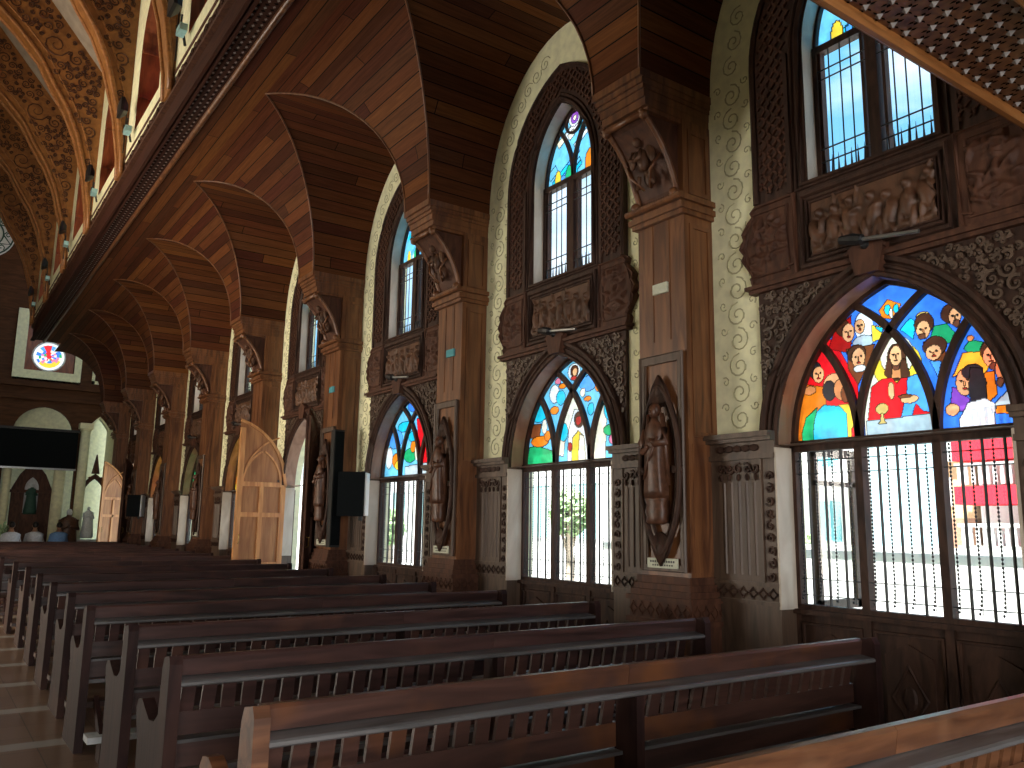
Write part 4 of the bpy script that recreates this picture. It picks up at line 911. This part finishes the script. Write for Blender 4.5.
# floodlights on the ledge over the vault edge
for j, y in enumerate((11.25, 14.9, 18.3, 22.3, 25.9, 29.4)):
    root = empty('floodlight', (2.25, y, 8.12)); tag(root, '%s black floodlight from the right, standing on the ledge above the vault' % ORD[j], 'floodlight', 'floodlights along the ledge')
    b = MB(); b.tube([(.05, 0, -.1), (.02, 0, .05), (-.05, -.13, .12)], .02, 5); b.tube([(.02, 0, .05), (-.05, .13, .12)], .02, 5); b.tube([(-.05, -.16, .25), (-.05, -.13, .1), (-.05, .13, .1), (-.05, .16, .25)], .015, 5); bq = b.build('bracket', 'black iron', root)
    q = MB().loft([[Vector((-.18 + a, b_, .48 + c_)) for b_, c_ in ((-.2, -.12), (.2, -.12), (.2, .12), (-.2, .12))] for a in (0, .05)] + [[Vector((-.05, b_, .46 + c_)) for b_, c_ in ((-.1, -.06), (.1, -.06), (.1, .06), (-.1, .06))]]).build('lamp_housing', 'black iron', root)
    MB().box(-.08, .02, -.22, .0, .0, .1).build('ballast_box', 'cyan glass', root)
    MB().tube([(-.03, .18, .5), (-.02, .2, -.1), (-.02, .2, -.25)], .012, 4).build('cable', 'black iron', bq)
# ---------------------------------------------------------------- loft over the entrance (its lattice underside, upper right)
lo_ = MB(); lo_.box(-3.4, 5.3, 1.50, 2.06, 4.015, 4.10); lo_.box(-3.4, 5.3, 1.12, 1.5, 4.0, 4.1)
tag(lo_.build('trim_60', 'pillar wood'), kind='structure')
lo_ = MB(); lo_.tube([(-3.4, 2.05, 4.0), (5.3, 2.05, 4.0)], .035, 8); lo_.tube([(-3.4, 1.50, 3.99), (5.3, 1.50, 3.99)], .03, 8); lo_.tube([(-3.4, 1.2, 3.98), (5.3, 1.2, 3.98)], .05, 8); lo_.box(-3.4, 5.3, 2.02, 2.10, 4.0, 4.6)
tag(lo_.build('trim_61', 'rail wood', smooth=False), kind='structure')
lo_ = MB(); px_ = .118
for i in range(-12, 46):
    for j in range(5):
        x, y = i * px_ + (px_ / 2 if j % 2 else 0), 1.575 + j * .103; k_ = .0
        lo_.cur = 1; lo_.add([(x - .021, y, 4.016), (x, y - .026, 4.016), (x + .021, y, 4.016), (x, y + .026, 4.016), (x, y, 3.992)], [(0, 1, 4), (1, 2, 4), (2, 3, 4), (3, 0, 4)])
        lo_.cur = 0
        for dx, dy, w_, r0, r1 in ((1, 0, .007, .02, .052), (-1, 0, .007, .02, .052), (0, 1, .009, .024, .062), (0, -1, .009, .024, .062), (.5, .8, .012, .026, .056), (-.5, -.8, .012, .026, .056)):
            m_ = (r0 + r1) / 2.2; lo_.add([(x + dx * r0, y + dy * r0, 4.012), (x + dx * m_ - dy * w_, y + dy * m_ + dx * w_, 4.012), (x + dx * r1, y + dy * r1, 4.012), (x + dx * m_ + dy * w_, y + dy * m_ - dx * w_, 4.012)], [(0, 1, 2, 3)])
tag(lo_.build('trim_62', ['dark slit', 'stud and hole light']), kind='structure')
tag(MB().box(-3.4, 5.3, -5.9, 1.14, 4.02, 4.12).build('ceiling', 'weathered wood'), kind='structure')
# ---------------------------------------------------------------- altar wall
Y9 = 33.9; TY = lambda u, z, x: (u, x, z)
w = MB(); aisle = [(4.62, 0), (4.62, 3.6)] + [(u + 5.12, z) for u, z in arch(.5, 4.1, 1.15, 8)] + [(5.62, 0)]
sq = [(2.4, 6.66), (4.22, 6.66), (4.22, 9.2), (2.4, 9.2)]
mid_ = [(2.2, 1.0), (2.2, 4.5)] + [(u + 3.33, z) for u, z in arch(.95, 4.55, .98, 8)] + [(4.45, 4.5), (4.45, 1.0)]
w.plate([[(-7, 0), (4.62, 0), (4.62, 3.6)] + aisle[2:] + [(5.7, 0), (5.7, 15), (-7, 15)], mid_], Y9, Y9 + .2, T=TY)
tag(w.build('wall_far', 'altar wall wood'), kind='structure')
tag(MB().box(-7, 5.7, Y9 + .9, Y9 + 1.0, 0, 9).build('wall_far', 'cream plaster'), kind='structure')
w = MB()
for x, z0, z1 in ((Y9 - .12, 6.35, 6.5), (Y9 - .2, 6.2, 6.35), (Y9 - .12, 5.75, 5.85), (Y9 - .08, 6.5, 6.62)): w.box(-7, 5.6, x, Y9, z0, z1)
tag(w.build('trim_70', 'altar wall wood'), kind='structure')
w = MB(); w.plate([[(2.15, 6.42), (4.33, 6.42), (4.33, 9.0), (2.15, 9.0)], [(2.5, 6.8), (4.1, 6.8), (4.1, 8.9), (2.5, 8.9)]], Y9 - .12, Y9 - .02, T=TY)
w.box(4.72, 4.82, Y9 - .1, Y9, 6.4, 8.2); w.box(4.72, 5.12, Y9 - .1, Y9, 6.4, 6.62); w.plate([[(4.56, 3.2)] + [(u + 5.12, z) for u, z in arch(.56, 4.1, 1.22, 8)] + [(5.68, 3.2), (5.62, 3.2)] + [(u + 5.12, z) for u, z in reversed(arch(.5, 4.1, 1.15, 8))] + [(4.62, 3.2)]], Y9 - .06, Y9 + .3, T=TY)
tag(w.build('trim_71', 'cream plaster'), kind='structure')
r_ = tag(empty('round_window', (3.24, Y9 - .1, 7.34)), 'small round stained glass window glowing high on the altar wall', 'window')
rw = MB(); cols = []; c0 = Vector((0, 0, 0)); rr = random.Random(4)
for j in range(6):
    for i in range(18):
        a0, a1 = 2 * pi * i / 18, 2 * pi * (i + 1) / 18; r0, r1 = .5 * j / 6, .5 * (j + 1) / 6
        rw.add([(r0 * cos(a0), 0, r0 * sin(a0)), (r1 * cos(a0), 0, r1 * sin(a0)), (r1 * cos(a1), 0, r1 * sin(a1)), (r0 * cos(a1), 0, r0 * sin(a1))], [(0, 1, 2, 3)])
        zc, xc = (r0 + r1) / 2 * sin(a0), (r0 + r1) / 2 * cos(a0)
        cols.append((.9, .95, 1) if j == 5 else PAL['red'] if abs(xc) < .09 and zc > -.12 else PAL['yellow'] if zc < -.22 else PAL['blue2'] if zc > .25 else rr.choice([PAL['white'], PAL['pink'], PAL['blue'], PAL['green'], PAL['cream']]))
m, t, b = base('lit glass', .3); at_ = N(t, 'ShaderNodeAttribute', attribute_name='glass_colour'); t.links.new(at_.outputs['Color'], b.inputs['Emission Color']); b.inputs['Emission Strength'].default_value = .8; t.links.new(at_.outputs['Color'], b.inputs['Base Color'])
o = rw.build('glass_disc', 'lit glass', r_, (0, -.02, 0)); at = o.data.attributes.new('glass_colour', 'FLOAT_COLOR', 'FACE'); at.data.foreach_set('color', [x for c in cols for x in (c[0], c[1], c[2], 1)])
MB().tube([(.52 * cos(a), 0, .52 * sin(a)) for a in [2 * pi * i / 24 for i in range(24)]], .035, 6, closed=True, up=(0, 1, 0)).build('rim', 'white paint', r_)
bw = MB(); bw.box(-.83, .82, .0, .06, -.65, 1.4); bw.build('backing_board', 'red wood', r_)
ro = tag(empty('painted_medallion', (.9, Y9 - .05, 11.55)), 'large round painted medallion with star pattern, top of altar wall', 'medallion')
q = MB(); q.plate([[(.88 * cos(a), .88 * sin(a)) for a in [2 * pi * i / 32 for i in range(32)]]], -.06, 0, T=TY); q.build('disc', 'white paint', ro)
q = MB()
for rad in (.82, .5): q.tube([(rad * cos(a), -.07, rad * sin(a)) for a in [2 * pi * i / 32 for i in range(32)]], .035, 4, closed=True)
for i in range(8):
    a = 2 * pi * i / 8; q.tube([(.5 * cos(a), -.07, .5 * sin(a)), (.8 * cos(a + .39), -.07, .8 * sin(a + .39)), (.5 * cos(a + .785), -.07, .5 * sin(a + .785))], .03, 4)
    q.tube([(.66 * cos(a) + x_, -.07, .66 * sin(a) + z_) for x_, z_ in spiral(0, 0, .12, 1, a, 1, 8)], .022, 4)
q.build('star_tracery', 'green robe', ro)
sc_ = tag(empty('projection_screen', (3.2, 33.2, 3.97)), 'wide black screen hanging across the altar niche', 'screen')
MB().box(-4.2, 1.18, 0, .06, -.68, .66).build('screen_cloth', 'black cloth', sc_); MB().box(-4.25, 1.2, -.02, .08, -.72, -.66).build('bottom_bar', 'steel', sc_)
MB().box(-4.25, 1.22, -.03, .1, .64, .72).build('roller_case', 'black iron', sc_)
def column(x, y, r, z1, label):
    o = tag(empty('altar_column', (x, y, 0)), label, 'column', 'pale columns of the altar wall')
    MB().tube([(0, 0, .3), (0, 0, z1 - .2)], r, 14).build('column_shaft', 'cream plaster', o, smooth=True); s = MB(); s.box(-r * 1.4, r * 1.4, -r * 1.4, r * 1.4, z1 - .2, z1); s.tube([(0, 0, z1 - .28), (0, 0, z1 - .2)], r * 1.2, 14); s.build('column_capital', 'cream plaster', o)
    s = MB(); s.box(-r * 1.5, r * 1.5, -r * 1.5, r * 1.5, 0, .3); s.build('column_base', 'cream plaster', o)
column(2.35, 33.55, .13, 4.5, 'slim pale column at the left edge, below the black screen'); column(3.95, 33.55, .19, 4.5, 'pale column right of the statue niche, below the black screen'); column(4.66, 33.6, .16, 5.0, 'pale column beside the aisle arch, right of the black screen')
ni = tag(empty('statue_niche', (3.17, 33.95, 0)), 'dark wooden pointed niche below the black screen', 'niche')
s = MB(); s.plate([[(-.62, 0), (.62, 0), (.62, 2.6), (.4, 3.1), (0, 3.6), (-.4, 3.1), (-.62, 2.6)], [(-.22, 1.75)] + arch(.22, 2.6, .4, 6) + [(.22, 1.75)]], -.1, 0, T=TY); s.box(-.75, .75, -.2, 0, 2.45, 2.55); s.box(-.3, .3, -.3, 0, .9, 1.7)
s.build('niche_frame', 'mid carved wood', ni); MB().box(-.25, .25, .02, .05, 1.7, 3.05).build('niche_lining', 'stone statue', ni)
def statue(x, y, z, h, mat, label, name='altar_statue'):
    o = tag(empty(name, (x, y, z)), label, 'statue'); s = MB(); n = 14; rings = []
    for f_, a, b in ((0, .16, .12), (.1, .17, .13), (.4, .14, .1), (.65, .12, .09), (.78, .14, .085), (.84, .1, .07), (.87, .04, .04), (.9, .035, .035)): rings.append([Vector((a * h * 1.1 * cos(t) * (1 + .05 * cos(6 * t)), b * h * sin(t), f_ * h)) for t in [2 * pi * i / n for i in range(n)]])
    s.loft(rings); s.build('robe', mat, o, smooth=True); q = MB(); q.ball((0, 0, .94 * h), (.05 * h, .055 * h, .065 * h), 10, 8); q.ball((0, -.055 * h, .935 * h), .012 * h, 6, 4); q.build('head', 'stone statue', o, smooth=True)
    s = MB()
    for sg in (-1, 1): s.tube([(sg * .13 * h, 0, .8 * h), (sg * .15 * h, -.06 * h, .65 * h), (sg * .02 * h, -.13 * h, .68 * h)], [.04 * h, .04 * h, .025 * h], 7)
    s.build('arms', mat, o, smooth=True); return o
statue(3.17, 33.80, 1.7, 1.05, 'green robe', 'dark robed statue in the pale niche under the black screen')
statue(4.31, 32.9, 0, 1.9, 'statue bronze', 'brown statue between two pale columns right of the niche'); statue(4.97, 33.3, .9, 1.1, 'stone statue', 'pale statue beside the far door leaf, in the aisle arch')
al = tag(empty('side_altar', (5.12, 33.5, 0)), 'white side altar with carved round-arched canopy in the aisle arch', 'altar')
MB().box(-.5, .25, -.25, .2, 0, .85).build('altar_block', 'stone statue', al); s = MB()
s.plate([arch(.5, 2.3, .9, 8) + [(.5, 1.9), (.42, 1.9)] + [(u, z) for u, z in reversed(arch(.38, 2.3, .72, 8))] + [(-.42, 1.9), (-.5, 1.9)]], .1, .25, T=TY)
for i in range(7): a = pi * (i + .5) / 7; s.ball((.44 * cos(a), .08, 2.3 + .82 * sin(a)), .05, 6, 4)
s.tube([(0, .15, 3.2), (0, .15, 3.9)], [.14, .02], 6); s.build('canopy', 'mid carved wood', al)
# people seated near the altar, seen from behind
def person(x, y, shirt, label):
    o = tag(empty('person', (x, y, 0)), label, 'person'); s = MB(); n = 12; rings = []
    for z, a, b, dy in ((.42, .19, .16, .1), (.55, .18, .13, .02), (.8, .19, .12, 0), (1.0, .22, .12, 0), (1.1, .2, .1, 0), (1.16, .08, .07, .01), (1.24, .055, .06, .02)): rings.append([Vector((a * cos(t), dy + b * sin(t), z)) for t in [2 * pi * i / n for i in range(n)]])
    s.loft(rings); s.ball((0, .03, 1.33), (.075, .09, .11), 10, 8); s.ball((0, .12, 1.32), (.015, .02, .02), 6, 4)
    for sg in (-1, 1):
        s.tube([(sg * .1, .1, .48), (sg * .12, .5, .5), (sg * .12, .52, .08), (sg * .12, .62, .04)], [.09, .075, .05, .035], 8); s.tube([(sg * .2, 0, 1.06), (sg * .25, .05, .8), (sg * .16, .3, .66)], [.05, .042, .03], 7)
        s.ball((sg * .08, .04, 1.33), (.012, .02, .03), 6, 4)
        for q in range(5): s.tube([(sg * (.15 - .012 * q), .3, .66), (sg * (.13 - .014 * q), .37, .64 - .004 * q), (sg * (.125 - .014 * q), .39, .615)], .008, 4)
    s.build('body', 'skin', o, smooth=True)
    s = MB(); s.loft([[Vector((a * 1.12 * cos(t), dy + b * 1.12 * sin(t), z)) for t in [2 * pi * i / n for i in range(n)]] for z, a, b, dy in ((.42, .19, .16, .1), (.55, .18, .13, .02), (.8, .19, .12, 0), (1.0, .22, .12, 0), (1.1, .2, .1, 0), (1.15, .09, .08, .01))])
    for sg in (-1, 1): s.tube([(sg * .2, 0, 1.07), (sg * .25, .05, .82), (sg * .2, .2, .72)], [.06, .055, .05], 8)
    s.build('shirt', shirt, o, smooth=True)
    MB().ball((0, .01, 1.36), (.085, .095, .105), 10, 8).build('hair', 'dark hair', o, smooth=True)
    s = MB(); s.box(-.25, .25, -.15, .35, .38, .42); s.box(-.22, .22, -.16, -.13, .42, .8)
    for sx in (-.22, .2):
        for sy in (-.15, .32): s.box(sx, sx + .03, sy, sy + .03, 0, .38)
    q = empty('altar_chair', (x, y, 0)); tag(q, label.replace('person', 'chair under the person'), 'chair'); s.build('chair_frame', 'mid carved wood', q)
person(2.35, 29.5, 'shirt white', 'person in a white shirt seated far off, left of the altar niche'); person(3.05, 30.3, 'shirt white', 'person in a white shirt seated far off, below the statue niche'); person(3.75, 30.5, 'shirt blue', 'person in a blue shirt seated far off, right of the niche')
pt = tag(empty('potted_plant', (2.15, 30.5, 0)), 'small green potted plant on a stand at the far left edge', 'plant'); MB().tube([(0, 0, 0), (0, 0, .8), (0, 0, .95)], [.08, .08, .14], 10).build('pot', 'mid carved wood', pt)
s = MB(); rr = random.Random(8)
for i in range(40):
    a, l_ = rr.uniform(0, 6.28), rr.uniform(.15, .4); x, y, z = l_ * cos(a), l_ * sin(a), .95 + rr.uniform(.1, .5); s.add([(0, 0, .95), (x * .6 - .04 * sin(a), y * .6 + .04 * cos(a), z), (x, y, z), (x * .6 + .04 * sin(a), y * .6 - .04 * cos(a), z)], [(0, 1, 2, 3)])
s.build('leaves', 'leaf green', pt)
# ---------------------------------------------------------------- outside
tag(MB().box(5.7, 60, -30, 70, -.9, -.8).build('ground', 'concrete'), kind='structure')
yw = tag(MB().box(9.0, 9.2, -6, 10.2, -.8, 1.32).add([(8.95, -6, 1.32), (9.25, -6, 1.32), (9.25, 10.2, 1.32), (8.95, 10.2, 1.32), (8.95, -6, 1.38), (9.25, -6, 1.38), (9.25, 10.2, 1.38), (8.95, 10.2, 1.38)], [(0, 1, 2, 3), (4, 5, 6, 7), (0, 1, 5, 4), (1, 2, 6, 5), (2, 3, 7, 6), (3, 0, 4, 7)]).build('yard_wall', 'white wall'), 'long low grey yard wall outside the nearest window', 'wall')
rb = tag(empty('balcony_building', (20, 7, 0)), 'cream building with red floor bands and white balconies outside nearest window', 'building')
MB().box(.9, 8, -9, 3.0, -.8, 8).build('walls', 'white wall', rb); s = MB()
for z in (2.19, 3.2, 5.2, 7.4): s.box(-.3, .95, -9, 3.0, z, z + (.42 if z < 3 else .55))
s.build('red_bands', 'red band', rb); s = MB(); s.box(-.3, .95, -9, 3.0, 1.0, 1.26); s.build('grey_slab', 'grey band', rb)
for z0 in (1.26, 2.65, 4.0):
    s = MB(); y = -8.8
    while y < 2.9: s.box(-.2, -.14, y, y + .07, z0, z0 + .42); y += .16
    s.box(-.24, -.1, -9, 3, z0 + .42, z0 + .5); s.build('balustrade', 'white paint', rb)
for i, y in enumerate((-6.5, -4, -1.5, 1.0)):
    for z in (1.5, 2.75): MB().box(.86, .92, y, y + 1.1, z, z + .42 + .3).build('window', 'window dark', rb)
pb = tag(empty('pale_blue_building', (14, 7.9, 0)), 'plain pale blue wall building outside the middle of nearest window', 'building'); MB().box(0, .35, -.45, .7, -.8, 6).build('walls', 'pale blue wall', pb); MB().box(-.1, .05, -.6, .75, 5.9, 6.1).build('cornice', 'white paint', pb); MB().box(-.05, .05, .2, .3, -.8, 5.9).build('drain_pipe', 'white paint', pb)
tb = tag(empty('tan_house', (21, 11.2, 0)), 'tan and brown house outside, left of the red-banded building', 'building'); MB().box(0, 5, -1, 1.1, 1.9, 3.3).build('upper_walls', 'tan wall', tb); MB().box(0, 5, -1, 1.1, -.8, 1.9).build('lower_walls', 'brown wall', tb); MB().box(-.2, 5.1, -1.1, 1.2, 3.3, 3.45).build('roof_slab', 'white paint', tb); MB().box(-.05, .0, -.5, .4, 2.2, 2.9).build('window', 'white paint', tb)
wb = tag(empty('white_villa', (24, 16, 0)), 'white and pale teal house outside, seen through the left light of the nearest window', 'building'); MB().box(0, 6, -3.5, 3.5, -.8, 6.5).build('walls', 'white wall', wb)
for y in (-2.4, -.2, 1.8):
    for z in (1.2, 3.6): MB().box(-.06, .0, y, y + 1, z, z + 1.3).build('window', 'teal glass', wb)
MB().box(-.5, 6.2, -3.8, 3.8, 6.5, 6.8).build('roof_slab', 'grey band', wb); MB().box(-.8, 0, -3.5, 3.5, 2.9, 3.05).build('balcony', 'white paint', wb)
lb_ = tag(empty('long_white_building', (17, 34, 0)), 'long white building outside the second and further windows', 'building'); MB().box(0, 5, -15.5, 16, -.8, 4.6).build('walls', 'white wall', lb_)
for i in range(12): MB().box(-.06, 0, -14.5 + 2.5 * i, -13.3 + 2.5 * i, 1.2, 2.9).build('window', 'cyan glass', lb_)
MB().box(-.3, 5.2, -15.7, 16.2, 4.6, 4.8).build('parapet', 'grey band', lb_)
def tree(x, y, h, r, seed, label):
    o = tag(empty('tree', (x, y, -.8)), label, 'tree', 'trees outside the windows'); rr = random.Random(seed)
    s = MB(); s.tube([(0, 0, 0), (.1, .05, h * .4), (0, .1, h * .75)], [.16, .11, .05], 8)
    for i in range(5): a = i * 1.3; s.tube([(0.05, .05, h * .45), (r * .6 * cos(a), r * .6 * sin(a), h * .72)], [.06, .02], 5)
    s.build('trunk', 'bark', o); s = MB()
    for i in range(1500):
        while True:
            p_ = Vector((rr.uniform(-1, 1), rr.uniform(-1, 1), rr.uniform(-1, 1)))
            if .3 < p_.length < 1: break
        p_ = Vector((p_.x * r, p_.y * r, h * .75 + p_.z * r * 1.1)); d = Vector((rr.uniform(-1, 1), rr.uniform(-1, 1), rr.uniform(-1, 1))).normalized() * .09; e2 = d.orthogonal() * .45
        s.add([p_ - d, p_ + e2, p_ + d, p_ - e2], [(0, 1, 2, 3)])
    s.build('foliage', 'leaf green', o)
tree(13.5, 16.6, 3.6, .55, 1, 'leafy green tree outside the second window'); tree(13.8, 9.9, 2.2, .6, 2, 'small green tree outside the left light of the nearest window'); tree(14, 27.5, 3.0, .6, 3, 'green tree outside the third window')
# open glazed shutter outside the left light of the nearest window
sh = tag(empty('outer_shutter', (5.72, 4.0, 0)), 'open white-framed glazed shutter outside the left light of the nearest window', 'shutter')
s = MB()
for a, b, z0, z1 in ((0, .05, .95, 2.2), (.5, .55, .95, 2.2), (0, .55, .95, 1.02), (0, .55, 2.13, 2.2), (0, .55, 1.9, 1.94)): s.box(a, b, -.02, .02, z0, z1)
s.build('frame', 'weathered wood', sh); MB().add([(.05, 0, 1.0), (.5, 0, 1.0), (.5, 0, 2.15), (.05, 0, 2.15)], [(0, 1, 2, 3)]).build('pane', 'clear glass', sh)
